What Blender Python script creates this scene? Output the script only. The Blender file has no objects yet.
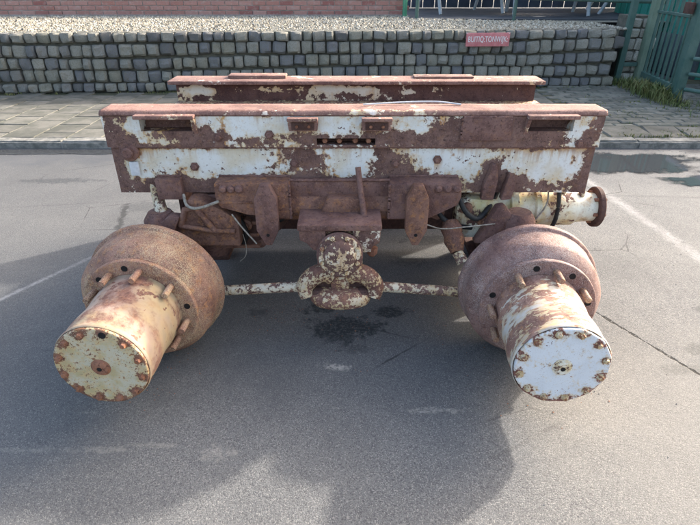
import bpy, bmesh, math, random
import numpy as np
from mathutils import Vector, Matrix, noise as mnoise

R = math.radians
random.seed(7)
sc = bpy.context.scene
col = sc.collection

# ------------------------------------------------------------------ camera, light, exposure
CAM_H = 1.32
cam_d = bpy.data.cameras.new('camera')
cam_d.sensor_width = 36.0
cam_d.lens = 510.0 / 700.0 * 36.0
cam_d.clip_start = 0.02
cam_d.clip_end = 1500.0
cam = bpy.data.objects.new('camera', cam_d)
cam.location = (0, 0, CAM_H)
cam.rotation_euler = (R(90 - 29.5), 0, 0)
col.objects.link(cam)
sc.camera = cam

SUN_AZ = 56.0      # degrees to the right of straight ahead
SUN_EL = 26.2
world = bpy.data.worlds.new('World')
sc.world = world
world.use_nodes = True
wn = world.node_tree.nodes
wl = world.node_tree.links
wn.clear()
sky = wn.new('ShaderNodeTexSky')
sky.sky_type = 'NISHITA'
sky.sun_disc = False
sky.sun_elevation = R(SUN_EL)
sky.sun_rotation = R(SUN_AZ)
sky.air_density = 1.0
sky.dust_density = 5.0
sky.ozone_density = 0.2
bg = wn.new('ShaderNodeBackground')
bg.inputs['Strength'].default_value = 0.15
wo = wn.new('ShaderNodeOutputWorld')
wl.new(sky.outputs[0], bg.inputs['Color'])
wl.new(bg.outputs[0], wo.inputs['Surface'])

sun_d = bpy.data.lights.new('sun', 'SUN')
sun_d.energy = 2.05
sun_d.angle = R(1.6)
sun_d.color = (1.0, 0.94, 0.86)
sun = bpy.data.objects.new('sun', sun_d)
sdir = Vector((math.sin(R(SUN_AZ)) * math.cos(R(SUN_EL)), math.cos(R(SUN_AZ)) * math.cos(R(SUN_EL)), math.sin(R(SUN_EL))))
sun.rotation_euler = sdir.to_track_quat('Z', 'Y').to_euler()
sun.location = sdir * 30
col.objects.link(sun)

vs = sc.view_settings
vs.view_transform = 'Standard'
vs.look = 'None'
vs.gamma = 1.0
vs.use_curve_mapping = False
vs.exposure = 1.97
sc.render.resolution_x = 1024
sc.render.resolution_y = 768

# ------------------------------------------------------------------ node helpers
class NT:
    def __init__(self, name):
        self.m = bpy.data.materials.new(name)
        self.m.use_nodes = True
        self.t = self.m.node_tree
        self.t.nodes.clear()
        self.out = self.t.nodes.new('ShaderNodeOutputMaterial')
        self.b = self.t.nodes.new('ShaderNodeBsdfPrincipled')
        self.t.links.new(self.b.outputs[0], self.out.inputs['Surface'])
        self._co = None

    def n(self, typ, **kw):
        nd = self.t.nodes.new(typ)
        for k, v in kw.items():
            setattr(nd, k, v)
        return nd

    def put(self, sock, v):
        if isinstance(v, bpy.types.NodeSocket):
            self.t.links.new(v, sock)
        elif v is not None:
            if sock.type == 'RGBA' and len(v) == 3:
                v = (*v, 1)
            sock.default_value = v

    def co(self):
        if self._co is None:
            tc = self.n('ShaderNodeTexCoord')
            oi = self.n('ShaderNodeObjectInfo')
            mul = self.math('MULTIPLY', oi.outputs['Random'], 37.0)
            cb = self.n('ShaderNodeCombineXYZ')
            for i in range(3):
                self.t.links.new(mul, cb.inputs[i])
            ad = self.n('ShaderNodeVectorMath', operation='ADD')
            self.t.links.new(tc.outputs['Object'], ad.inputs[0])
            self.t.links.new(cb.outputs[0], ad.inputs[1])
            self._co = ad.outputs[0]
            self.raw = tc.outputs['Object']
        return self._co

    def rnd(self):
        return self.n('ShaderNodeObjectInfo').outputs['Random']

    def map(self, v, scale=(1, 1, 1), rot=(0, 0, 0), loc=(0, 0, 0)):
        mp = self.n('ShaderNodeMapping')
        self.put(mp.inputs['Vector'], v)
        mp.inputs['Scale'].default_value = scale
        mp.inputs['Rotation'].default_value = rot
        mp.inputs['Location'].default_value = loc
        return mp.outputs[0]

    def noise(self, scale, detail=4, rough=0.55, vec=None, dist=0.0, colr=False):
        nd = self.n('ShaderNodeTexNoise')
        self.put(nd.inputs['Vector'], vec if vec is not None else self.co())
        nd.inputs['Scale'].default_value = scale
        nd.inputs['Detail'].default_value = detail
        nd.inputs['Roughness'].default_value = rough
        nd.inputs['Distortion'].default_value = dist
        return nd.outputs['Color' if colr else 'Fac']

    def voro(self, scale, vec=None, feature='F1', out='Distance', rand=1.0):
        nd = self.n('ShaderNodeTexVoronoi', feature=feature)
        self.put(nd.inputs['Vector'], vec if vec is not None else self.co())
        nd.inputs['Scale'].default_value = scale
        nd.inputs['Randomness'].default_value = rand
        return nd.outputs[out]

    def math(self, op, a, b=None, c=None, clamp=False):
        nd = self.n('ShaderNodeMath', operation=op)
        nd.use_clamp = clamp
        self.put(nd.inputs[0], a)
        if b is not None:
            self.put(nd.inputs[1], b)
        if c is not None:
            self.put(nd.inputs[2], c)
        return nd.outputs[0]

    def ramp(self, v, a, b, lo=0.0, hi=1.0, smooth=True):
        nd = self.n('ShaderNodeMapRange')
        nd.interpolation_type = 'SMOOTHSTEP' if smooth else 'LINEAR'
        self.put(nd.inputs['Value'], v)
        nd.inputs['From Min'].default_value = a
        nd.inputs['From Max'].default_value = b
        nd.inputs['To Min'].default_value = lo
        nd.inputs['To Max'].default_value = hi
        return nd.outputs[0]

    def mix(self, f, a, b, mode='MIX'):
        nd = self.n('ShaderNodeMix', data_type='RGBA', blend_type=mode)
        self.put(nd.inputs[0], f)
        self.put(nd.inputs[6], a)
        self.put(nd.inputs[7], b)
        return nd.outputs[2]

    def attr(self, name):
        nd = self.n('ShaderNodeAttribute')
        nd.attribute_name = name
        return nd.outputs['Fac']

    def bump(self, h, strength=0.4, dist=0.004, prev=None):
        nd = self.n('ShaderNodeBump')
        nd.inputs['Strength'].default_value = strength
        nd.inputs['Distance'].default_value = dist
        self.put(nd.inputs['Height'], h)
        if prev is not None:
            self.put(nd.inputs['Normal'], prev)
        return nd.outputs[0]

    def done(self, colr, rough, normal=None, metal=0.0, spec=0.4):
        self.put(self.b.inputs['Base Color'], colr)
        self.put(self.b.inputs['Roughness'], rough)
        self.put(self.b.inputs['Metallic'], metal)
        self.put(self.b.inputs['Specular IOR Level'], spec)
        if normal is not None:
            self.put(self.b.inputs['Normal'], normal)
        return self.m


def rust_colour(t, tint=(1, 1, 1), orange=0.35):
    def c(v):
        return tuple(v[i] * tint[i] * (0.86, 0.88, 0.88)[i] for i in range(3))
    a = t.noise(9, 7, 0.7)
    b = t.noise(38, 6, 0.72)
    d = t.noise(170, 4, 0.75)
    k = t.mix(t.ramp(a, 0.35, 0.65), c((0.120, 0.062, 0.052)), c((0.225, 0.130, 0.108)))
    k = t.mix(t.math('MULTIPLY', t.ramp(b, 0.48, 0.72), orange), k, c((0.36, 0.175, 0.075)))
    e_ = t.noise(85, 5, 0.75)
    k = t.mix(t.math('MULTIPLY', t.ramp(e_, 0.46, 0.34), 0.75), k, c((0.060, 0.030, 0.026)))
    k = t.mix(t.math('MULTIPLY', t.ramp(e_, 0.56, 0.68), 0.55), k, c((0.30, 0.175, 0.125)))
    k = t.mix(t.ramp(d, 0.55, 0.75), k, c((0.31, 0.205, 0.175)))
    k = t.mix(t.ramp(d, 0.42, 0.28), k, c((0.045, 0.025, 0.022)))
    return k, b, d


def mat_rust(name, tint=(1, 1, 1), orange=0.35, rough=0.82, bump=0.5, speck=0.0, spc=(0.5, 0.42, 0.3)):
    t = NT(name)
    k, b, d = rust_colour(t, tint, orange)
    h = t.math('ADD', t.math('MULTIPLY', b, 1.0), t.math('MULTIPLY', d, 0.6))
    if speck:
        h = t.math('ADD', h, t.math('MULTIPLY', t.noise(14, 5, 0.6), 1.6))
        sp_ = t.noise(320, 3, 0.75)
        pz_ = t.noise(7, 4, 0.6)
        k = t.mix(t.math('MULTIPLY', t.ramp(t.math('ADD', sp_, t.math('MULTIPLY', pz_, 0.5)), 0.72, 0.92), speck), k, spc)
    return t.done(k, t.ramp(d, 0.3, 0.7, rough - 0.12, rough + 0.1), t.bump(h, bump, 0.004), spec=0.35)


def mat_paint(name, paint=(0.66, 0.675, 0.655), dirty=(0.56, 0.48, 0.33), amt=0.0, scale=6.0, tint=(1, 1, 1),
              orange=0.35, chips=0.5, streaks=0.6, edge=0.015, dirt=0.5, stretch=(1, 1, 1), prough=0.42, k2=0.3, amp=1.0, halok=0.75):
    """old paint over rust; the float attribute 'rust' on the mesh says where the paint is gone"""
    t = NT(name)
    rc, b, d = rust_colour(t, tint, orange)
    co = t.co()
    sco = t.map(co, scale=stretch)
    n1 = t.noise(scale, 9, 0.66, vec=sco, dist=0.3)
    n2 = t.noise(scale * 4.3, 5, 0.6, vec=sco)
    v = t.math('ADD', t.math('MULTIPLY', n1, 1.0 - k2), t.math('MULTIPLY', n2, k2))
    v = t.math('ADD', t.math('MULTIPLY', t.math('SUBTRACT', v, 0.5), amp), 0.5)
    v = t.math('ADD', v, t.math('ADD', t.attr('rust'), amt))
    mask = t.ramp(v, 0.5, 0.5 + edge)
    halo = t.ramp(v, 0.40, 0.5)
    # chips
    cn = t.noise(scale * 1.1, 3, 0.6)
    ch = t.noise(scale * 7.0, 4, 0.62)
    chip = t.math('ADD', ch, t.math('MULTIPLY', t.math('SUBTRACT', cn, 0.5), 0.55))
    chip = t.math('ADD', chip, t.math('MULTIPLY', halo, 0.05))
    chip = t.ramp(chip, 0.725 - 0.07 * chips, 0.74 - 0.07 * chips)
    # streaks running down
    st = t.noise(1.0, 5, 0.6, vec=t.map(co, scale=(26, 26, 2.6)))
    stm = t.math('MULTIPLY', t.math('MULTIPLY', t.ramp(st, 0.47, 0.66), t.ramp(v, 0.36, 0.48)), streaks)
    st2 = t.noise(1.0, 5, 0.62, vec=t.map(co, scale=(60, 60, 3.0)))
    stm = t.math('MAXIMUM', stm, t.math('MULTIPLY', t.ramp(t.math('ADD', st2, t.math('MULTIPLY', t.attr('run'), 0.30)), 0.56, 0.72), t.math('MULTIPLY', t.attr('run'), 1.1, clamp=True)))
    dn = t.noise(scale * 0.8, 5, 0.6)
    pc = t.mix(t.math('MULTIPLY', t.ramp(dn, 0.42, 0.66), dirt), paint, dirty)
    pc = t.mix(t.math('MULTIPLY', t.math('MULTIPLY', halo, t.ramp(dn, 0.36, 0.6, 0.35, 1.0)), halok), pc, (0.58, 0.42, 0.21))
    pc = t.mix(stm, pc, t.mix(t.ramp(b, 0.4, 0.6), (0.30, 0.14, 0.055), (0.50, 0.30, 0.12)))
    grime = t.ramp(t.noise(scale * 14, 4, 0.7), 0.52, 0.75)
    pc = t.mix(t.math('MULTIPLY', grime, 0.5), pc, (0.28, 0.24, 0.19))
    fl = t.noise(scale * 6.0, 5, 0.68, vec=t.map(co, loc=(3.3, 1.7, 9.1)))
    fl = t.math('SUBTRACT', fl, t.math('MULTIPLY', t.math('SUBTRACT', v, 0.5, clamp=True), 0.9))
    fleck = t.ramp(fl, 0.57, 0.585)
    full = t.math('MULTIPLY', t.math('MAXIMUM', mask, chip), t.math('SUBTRACT', 1.0, t.math('MULTIPLY', fleck, mask)))
    colr = t.mix(full, pc, rc)
    rough = t.math('ADD', t.math('MULTIPLY', full, 0.84 - prough), prough)
    hgt = t.math('ADD', t.math('MULTIPLY', full, -1.0), t.math('MULTIPLY', t.math('MULTIPLY', t.math('ADD', b, d), full), 0.7))
    hgt = t.math('ADD', hgt, t.math('MULTIPLY', n2, 0.35))
    return t.done(colr, rough, t.bump(hgt, 0.55, 0.003), spec=0.4)


def mat_simple(name, c1, c2, scale=20, rough=0.6, bump=0.2, metal=0.0, rvar=0.0, spec=0.4, fine=120, dist=0.003):
    t = NT(name)
    a = t.noise(scale, 6, 0.65)
    b = t.noise(fine, 4, 0.7)
    k = t.mix(t.ramp(a, 0.35, 0.65), c1, c2)
    k = t.mix(t.math('MULTIPLY', t.ramp(b, 0.5, 0.75), 0.35), k, tuple(0.4 * x for x in c1))
    if rvar:
        r = t.rnd()
        hs = t.n('ShaderNodeHueSaturation')
        hs.inputs['Fac'].default_value = 1.0
        t.put(hs.inputs['Value'], t.ramp(r, 0, 1, 1 - rvar, 1 + rvar, smooth=False))
        t.put(hs.inputs['Color'], k)
        k = hs.outputs[0]
    return t.done(k, rough, t.bump(t.math('ADD', a, b), bump, dist), metal, spec)


# ------------------------------------------------------------------ mesh helpers
def new_mesh(name, verts, faces, mat, smooth=False, attr=None):
    me = bpy.data.meshes.new(name)
    me.from_pydata(verts, [], faces)
    if attr is not None:
        a = me.attributes.new('rust', 'FLOAT', 'POINT')
        a.data.foreach_set('value', attr)
    me.materials.append(mat)
    if smooth:
        me.polygons.foreach_set('use_smooth', [True] * len(me.polygons))
    me.update()
    return me


def link(name, me, parent=None, loc=(0, 0, 0), rot=(0, 0, 0), scale=(1, 1, 1)):
    o = bpy.data.objects.new(name, me)
    o.location = loc
    o.rotation_euler = rot
    o.scale = scale
    col.objects.link(o)
    if parent is not None:
        o.parent = parent
        o.matrix_parent_inverse = wmat(parent).inverted()
    return o


def wmat(o):
    m = Matrix.LocRotScale(o.location, o.rotation_euler, o.scale)
    if o.parent is not None:
        return wmat(o.parent) @ o.matrix_parent_inverse @ m
    return m


def tag(o, label, cat, group=None):
    o['label'] = label
    o['category'] = cat
    if group:
        o['group'] = group
    return o


def structure(o):
    o['kind'] = 'structure'
    return o


def stuff(o):
    o['kind'] = 'stuff'
    return o


def empty(name, loc):
    o = bpy.data.objects.new(name, None)
    o.location = loc
    o.empty_display_size = 0.1
    col.objects.link(o)
    return o


def bm_mesh(name, bm, mat, smooth=False, angle=None):
    bmesh.ops.recalc_face_normals(bm, faces=bm.faces)
    me = bpy.data.meshes.new(name)
    bm.to_mesh(me)
    bm.free()
    me.materials.append(mat)
    if smooth:
        me.polygons.foreach_set('use_smooth', [True] * len(me.polygons))
        if angle:
            me.set_sharp_from_angle(angle=R(angle))
    return me


def bm_box(bm, lo, hi, bev=0.0, seg=2, cut=0):
    r = bmesh.ops.create_cube(bm, size=1.0)
    vsx = r['verts']
    for v in vsx:
        v.co = Vector([(lo[i] + hi[i]) / 2 + v.co[i] * (hi[i] - lo[i]) for i in range(3)])
    if bev > 0:
        es = list({e for v in vsx for e in v.link_edges})
        bmesh.ops.bevel(bm, geom=es, offset=bev, segments=seg, profile=0.6, affect='EDGES')


def box_mesh(name, lo, hi, mat, bev=0.004, seg=2):
    bm = bmesh.new()
    bm_box(bm, lo, hi, bev, seg)
    return bm_mesh(name, bm, mat, True, 40)


def bm_prism(bm, pts, y0, y1, bev=0.0):
    """outline pts in (x, z), extruded along y"""
    a = [bm.verts.new((x, y0, z)) for x, z in pts]
    f = bm.faces.new(a)
    r = bmesh.ops.extrude_face_region(bm, geom=[f])
    nv = [g for g in r['geom'] if isinstance(g, bmesh.types.BMVert)]
    for v in nv:
        v.co.y = y1
    if bev > 0:
        es = list({e for v in a + nv for e in v.link_edges})
        bmesh.ops.bevel(bm, geom=es, offset=bev, segments=2, profile=0.6, affect='EDGES')


def prism_mesh(name, pts, y0, y1, mat, bev=0.004):
    bm = bmesh.new()
    bm_prism(bm, pts, y0, y1, bev)
    return bm_mesh(name, bm, mat, True, 40)


def bm_lathe(bm, prof, seg=48, axis='Y', origin=(0, 0, 0), wob=0.0):
    """profile of (radius, along); axis Y, X or Z"""
    rings = []
    for (r, t) in prof:
        ring = []
        if r < 1e-6:
            rings.append([bm.verts.new(_ax(0, 0, t, axis, origin))])
            continue
        for i in range(seg):
            a = 2 * math.pi * i / seg
            rr = r * (1 + wob * mnoise.noise((math.cos(a) * 2, math.sin(a) * 2, t * 20)))
            if wob:
                rr += 0.0016 * mnoise.noise((math.cos(a) * r * 45, math.sin(a) * r * 45, t * 45)) + 0.0022 * min(0, mnoise.noise((math.cos(a) * r * 17 + 5, math.sin(a) * r * 17, t * 17)))
            ring.append(bm.verts.new(_ax(rr * math.cos(a), rr * math.sin(a), t, axis, origin)))
        rings.append(ring)
    for p, q in zip(rings[:-1], rings[1:]):
        if len(p) == 1 and len(q) == 1:
            continue
        for i in range(seg):
            j = (i + 1) % seg
            if len(p) == 1:
                bm.faces.new((p[0], q[i], q[j]))
            elif len(q) == 1:
                bm.faces.new((p[i], p[j], q[0]))
            else:
                bm.faces.new((p[i], p[j], q[j], q[i]))


def _ax(a, b, t, axis, o):
    if axis == 'Y':
        return (o[0] + a, o[1] + t, o[2] + b)
    if axis == 'X':
        return (o[0] + t, o[1] + a, o[2] + b)
    return (o[0] + a, o[1] + b, o[2] + t)


def lathe_mesh(name, prof, mat, seg=48, axis='Y', origin=(0, 0, 0), smooth=True, angle=35, wob=0.0):
    bm = bmesh.new()
    bm_lathe(bm, prof, seg, axis, origin, wob)
    return bm_mesh(name, bm, mat, smooth, angle)


def bm_tube(bm, pts, radii, seg=12, cap=True):
    pts = [Vector(p) for p in pts]
    if not isinstance(radii, (list, tuple)):
        radii = [radii] * len(pts)
    rings = []
    up = Vector((0, 0, 1))
    for i, p in enumerate(pts):
        d = (pts[min(i + 1, len(pts) - 1)] - pts[max(i - 1, 0)]).normalized()
        s = d.cross(up)
        if s.length < 0.05:
            s = d.cross(Vector((0, 1, 0)))
        s.normalize()
        w = s.cross(d)
        rings.append([bm.verts.new(p + (s * math.cos(2 * math.pi * k / seg) + w * math.sin(2 * math.pi * k / seg)) * radii[i]) for k in range(seg)])
    for p, q in zip(rings[:-1], rings[1:]):
        for i in range(seg):
            j = (i + 1) % seg
            bm.faces.new((p[i], p[j], q[j], q[i]))
    if cap:
        bm.faces.new(rings[0])
        bm.faces.new(list(reversed(rings[-1])))


def tube_mesh(name, pts, radii, mat, seg=12):
    bm = bmesh.new()
    bm_tube(bm, pts, radii, seg)
    return bm_mesh(name, bm, mat, True, 50)


def curve_pts(ctrl, n=8):
    """Catmull-Rom through control points"""
    c = [Vector(p) for p in ctrl]
    c = [c[0] * 2 - c[1]] + c + [c[-1] * 2 - c[-2]]
    out = []
    for i in range(1, len(c) - 2):
        for k in range(n):
            t = k / n
            p0, p1, p2, p3 = c[i - 1:i + 3]
            out.append(0.5 * ((2 * p1) + (-p0 + p2) * t + (2 * p0 - 5 * p1 + 4 * p2 - p3) * t * t + (-p0 + 3 * p1 - 3 * p2 + p3) * t ** 3))
    out.append(c[-2])
    return out


def fbm(x, y, z=0.0, o=4):
    return mnoise.fractal((x, y, z), 1.0, 2.0, o)


# ------------------------------------------------------------------ materials
M = {}
M['rust'] = mat_rust('rust', (1.05, 1.0, 1.02), 0.40, bump=0.7)
M['rust_orange'] = mat_rust('rust_orange', (1.25, 1.12, 0.98), 0.9, bump=0.8)
M['rust_dark'] = mat_rust('rust_dark', (0.5, 0.45, 0.45), 0.35)
M['drum'] = mat_rust('drum_rust', (1.28, 1.25, 1.28), 0.25, rough=0.70, bump=0.4, speck=0.55, spc=(0.50, 0.42, 0.38))
M['drum_warm'] = mat_rust('drum_rust_warm', (1.55, 1.42, 1.25), 0.75, rough=0.72, bump=0.45, speck=0.8, spc=(0.56, 0.44, 0.27))
M['beam'] = mat_paint('beam_paint', amt=-0.10, scale=9.5, chips=1.0, streaks=1.0, k2=0.4, amp=1.7, dirt=0.75)
M['top'] = mat_paint('top_flange_paint', paint=(0.72, 0.66, 0.62), amt=0.10, scale=10, tint=(1.45, 1.42, 1.4), chips=0.6, orange=0.2)
M['rear'] = mat_paint('rear_beam_paint', amt=0.03, scale=5, tint=(0.62, 0.55, 0.56), orange=0.2, paint=(0.6, 0.58, 0.5))
M['hub_tan'] = mat_paint('hub_tan_paint', paint=(0.33, 0.245, 0.205), dirty=(0.33, 0.27, 0.15), amt=0.0, scale=4.5, tint=(1.35, 1.25, 1.15), chips=0.4, streaks=0.3, dirt=0.8, edge=0.12, prough=0.66, halok=0.22)
M['cap_dirty'] = mat_paint('cover_dirty_paint', paint=(0.50, 0.46, 0.345), dirty=(0.40, 0.31, 0.13), amt=-0.075, scale=26, tint=(1.2, 1.05, 0.85), orange=0.9, chips=0.9, streaks=0.2, dirt=0.7, k2=0.5, edge=0.03)
M['hub_flaky'] = mat_paint('hub_flaky_paint', paint=(0.62, 0.60, 0.56), dirty=(0.52, 0.43, 0.35), amt=0.0, scale=9, tint=(1.9, 1.9, 1.75), orange=0.5, chips=0.4, streaks=0.2, dirt=0.7, stretch=(0.7, 1.9, 0.7), k2=0.35)
M['cap_white'] = mat_paint('cover_white_paint', paint=(0.62, 0.645, 0.675), dirty=(0.53, 0.55, 0.58), amt=-0.115, scale=22, tint=(1.3, 1.0, 0.95), chips=0.25, streaks=0.1, dirt=0.4, k2=0.4)
M['rod'] = mat_paint('tie_rod_paint', paint=(0.58, 0.53, 0.42), dirty=(0.42, 0.33, 0.20), amt=0.0, scale=16, chips=1.0, streaks=0.3, dirt=0.6, k2=0.5)
M['clevis'] = mat_paint('clevis_paint', paint=(0.50, 0.43, 0.32), dirty=(0.33, 0.25, 0.14), amt=0.03, scale=18, chips=1.0, tint=(1.1, 0.95, 0.85), dirt=0.6, k2=0.5)
M['pivot'] = mat_paint('pivot_cover_paint', paint=(0.72, 0.71, 0.68), dirty=(0.5, 0.42, 0.3), amt=0.035, scale=13, chips=0.9, tint=(0.8, 0.75, 0.75), k2=0.45)
M['pipe'] = mat_paint('axle_tube_paint', paint=(0.72, 0.70, 0.58), dirty=(0.55, 0.48, 0.22), amt=-0.05, scale=8, chips=0.9, dirt=0.9, tint=(0.85, 0.75, 0.75))
M['black'] = mat_simple('black_rubber', (0.012, 0.012, 0.013), (0.03, 0.03, 0.03), rough=0.6)
M['hole_shade'] = mat_simple('dark_hole_shade', (0.008, 0.007, 0.007), (0.015, 0.012, 0.011), rough=0.9)  # near-black colour painted in for the shade inside holes
M['wire'] = mat_simple('grey_wire', (0.34, 0.31, 0.26), (0.17, 0.14, 0.11), rough=0.5, scale=60)
M['zinc'] = mat_simple('galvanised', (0.62, 0.64, 0.66), (0.5, 0.52, 0.54), rough=0.45, scale=40)
M['bolt_pale'] = mat_paint('pale_bolt_paint', paint=(.55, .50, .38), dirty=(.4, .28, .12), amt=-.01, scale=60, dirt=.9, orange=.8, tint=(1.4, 1.1, .8))
M['bolt'] = mat_rust('bolt_rust', (1.5, 1.2, 0.9), 0.6)

# ------------------------------------------------------------------ ground
def mat_asphalt():
    t = NT('asphalt')
    co = t.co()
    t.raw
    w = t.raw
    big = t.noise(0.55, 5, 0.6, vec=w)
    mid = t.noise(2.3, 6, 0.62, vec=w)
    fine = t.noise(260, 2, 0.6, vec=w)
    agg = t.voro(330, vec=w, out='Color')
    sep = t.n('ShaderNodeSeparateColor')
    t.put(sep.inputs[0], agg)
    ad = t.voro(330, vec=w)
    base = t.mix(t.ramp(mid, 0.3, 0.7), (0.143, 0.142, 0.139), (0.190, 0.187, 0.179))
    base = t.mix(t.ramp(big, 0.36, 0.62), base, t.mix(0.5, base, (0.105, 0.105, 0.108)))
    # individual stones in the surface, some pale, some dark
    base = t.mix(t.math('MULTIPLY', t.ramp(sep.outputs[0], 0.70, 0.95), 0.42), base, (0.42, 0.40, 0.36))
    base = t.mix(t.math('MULTIPLY', t.ramp(sep.outputs[1], 0.70, 0.95), 0.7), base, (0.05, 0.05, 0.052))
    base = t.mix(t.math('MULTIPLY', t.ramp(ad, 0.45, 0.75), 0.4), base, (0.06, 0.058, 0.055))
    sx = t.n('ShaderNodeSeparateXYZ')
    t.put(sx.inputs[0], w)
    X, Y = sx.outputs[0], sx.outputs[1]
    warp = t.noise(5.0, 5, 0.65, vec=w)
    wv = t.math('SUBTRACT', warp, 0.5)
    warp2 = t.noise(26, 4, 0.65, vec=w)
    wv2 = t.math('SUBTRACT', warp2, 0.5)
    brk = t.noise(70, 4, 0.7, vec=w)
    brk1 = t.ramp(brk, 0.36, 0.56)
    lng = t.ramp(t.noise(3.1, 4, 0.6, vec=w), 0.38, 0.58)

    def seg(ax, ay, bx, by):
        """distance to a line segment"""
        dx, dy = bx - ax, by - ay
        L2 = dx * dx + dy * dy
        px = t.math('SUBTRACT', X, ax)
        py = t.math('SUBTRACT', Y, ay)
        tt = t.math('ADD', t.math('MULTIPLY', px, dx / L2), t.math('MULTIPLY', py, dy / L2), clamp=True)
        ex = t.math('SUBTRACT', px, t.math('MULTIPLY', tt, dx))
        ey = t.math('SUBTRACT', py, t.math('MULTIPLY', tt, dy))
        return t.math('SQRT', t.math('ADD', t.math('MULTIPLY', ex, ex), t.math('MULTIPLY', ey, ey)))

    def spot(cx, cy, rx, ry, k=0.9, k2=0.6):
        ex = t.math('DIVIDE', t.math('SUBTRACT', X, cx), rx)
        ey = t.math('DIVIDE', t.math('SUBTRACT', Y, cy), ry)
        d = t.math('SQRT', t.math('ADD', t.math('MULTIPLY', ex, ex), t.math('MULTIPLY', ey, ey)))
        return t.math('ADD', t.math('ADD', d, t.math('MULTIPLY', wv, k * 2)), t.math('MULTIPLY', wv2, k2 * 2))

    # long pale worn streaks
    for (s, wd, strength, c) in [((-2.6, 0.35, -1.32, 2.50), 0.018, 1.0, (0.46, 0.45, 0.43)),
                                 ((1.70, 3.9, 1.90, 2.1), 0.05, 0.65, (0.36, 0.35, 0.335)),
                                 ((-1.9, 1.48, -1.1, 1.80), 0.03, 0.35, (0.07, 0.07, 0.07)),
                                 ((-4.5, 2.75, -1.2, 3.2), 0.012, 0.5, (0.06, 0.06, 0.06)),
                                 ((1.3, 3.30, 4.2, 3.10), 0.02, 0.5, (0.06, 0.06, 0.06))]:
        d = t.math('ADD', seg(*s), t.math('MULTIPLY', wv2, wd * 2.5))
        base = t.mix(t.math('MULTIPLY', t.math('MULTIPLY', t.ramp(d, wd * 1.3, 0.0), t.math('MULTIPLY', t.math('ADD', t.math('MULTIPLY', lng, 0.55), 0.45), t.math('ADD', t.math('MULTIPLY', brk1, 0.6), 0.4))), strength), base, c)
    # dark oil and damp
    for (cx, cy, rx, ry, st) in [(-0.02, 1.78, 0.15, 0.09, 1.0), (-0.14, 1.90, 0.09, 0.05, 1.0), (0.18, 1.88, 0.08, 0.045, 1.0),
                                 (-0.40, 1.88, 0.05, 0.03, 0.6), (0.30, 2.35, 0.10, 0.06, 0.55), (0.42, 2.6, 0.12, 0.06, 0.6),
                                 (0.20, 2.75, 0.08, 0.04, 0.6), (-1.25, 3.05, 0.22, 0.10, 0.5), (-2.1, 3.55, 0.3, 0.05, 0.7),
                                 (0.03, 1.62, 0.07, 0.03, 0.5), (1.6, 1.9, 0.05, 0.03, 0.5), (1.45, 1.62, 0.12, 0.035, 0.55), (1.28, 1.5, 0.10, 0.03, 0.5)]:
        s = spot(cx, cy, rx, ry, 1.4, 1.3)
        base = t.mix(t.math('MULTIPLY', t.math('MULTIPLY', t.ramp(s, 1.2, 0.6), t.math('ADD', t.math('MULTIPLY', brk1, 0.6), 0.4)), st), base, (0.016, 0.022, 0.024))
    # broad darker patch under the machine, noise edged
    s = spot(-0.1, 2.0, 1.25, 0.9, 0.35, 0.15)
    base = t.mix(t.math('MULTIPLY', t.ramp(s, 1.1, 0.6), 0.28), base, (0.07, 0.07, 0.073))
    # pale scuffs
    for (cx, cy, rx, ry, st) in [(-0.055, 1.515, 0.055, 0.02, 0.75), (-0.03, 1.505, 0.03, 0.02, 0.6), (0.33, 1.29, 0.10, 0.012, 0.45),
                                 (-0.80, 1.12, 0.09, 0.012, 0.4), (-0.62, 1.14, 0.07, 0.012, 0.35), (-0.42, 1.11, 0.06, 0.03, 0.35),
                                 (-1.03, 1.12, 0.10, 0.012, 0.4), (-0.9, 1.28, 0.03, 0.008, 0.5), (-0.04, 1.30, 0.02, 0.006, 0.4)]:
        s = spot(cx, cy, rx, ry, 1.3, 1.8)
        base = t.mix(t.math('MULTIPLY', t.math('MULTIPLY', t.ramp(s, 1.2, 0.3), brk1), st), base, (0.40, 0.37, 0.32))
    # darker, bluer tone fading in towards the left
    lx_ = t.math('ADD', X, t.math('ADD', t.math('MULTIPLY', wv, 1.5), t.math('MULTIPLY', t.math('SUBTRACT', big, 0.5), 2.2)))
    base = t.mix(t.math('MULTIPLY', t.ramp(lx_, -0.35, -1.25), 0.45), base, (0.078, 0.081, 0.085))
    blot = t.ramp(t.noise(1.3, 6, 0.7, vec=w, dist=0.6), 0.50, 0.66)
    base = t.mix(t.math('MULTIPLY', blot, 0.35), base, (0.085, 0.085, 0.085))
    vein = t.voro(2.2, vec=t.map(w, scale=(1, 1, 0)), feature='DISTANCE_TO_EDGE')
    vein = t.ramp(t.math('ADD', vein, t.math('MULTIPLY', wv2, 0.03)), 0.010, 0.002)
    vein = t.math('MULTIPLY', vein, t.ramp(t.noise(0.9, 3, 0.5, vec=w), 0.54, 0.62))
    base = t.mix(t.math('MULTIPLY', vein, 0.75), base, (0.03, 0.03, 0.03))
    # paler, warmer area lower right
    s = spot(1.3, 1.1, 0.9, 0.8, 0.5, 0.2)
    base = t.mix(t.math('MULTIPLY', t.ramp(s, 1.1, 0.3), 0.35), base, (0.25, 0.238, 0.212))
    # cracked joint
    crack = None
    for s in [(1.02, 2.03, 1.34, 1.44), (1.34, 1.44, 1.7, 0.9)]:
        d = t.math('ADD', seg(*s), t.math('ADD', t.math('MULTIPLY', wv2, 0.030), t.math('MULTIPLY', wv, 0.03)))
        m = t.math('MULTIPLY', t.ramp(d, 0.009, 0.003), t.ramp(brk, 0.34, 0.46))
        crack = m if crack is None else t.math('MAXIMUM', crack, m)
    base = t.mix(crack, base, (0.018, 0.017, 0.016))
    # wet gutter along the kerb
    g = t.math('ADD', Y, t.math('MULTIPLY', wv, 0.9))
    wet = t.ramp(g, 3.75, 4.1)
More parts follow.
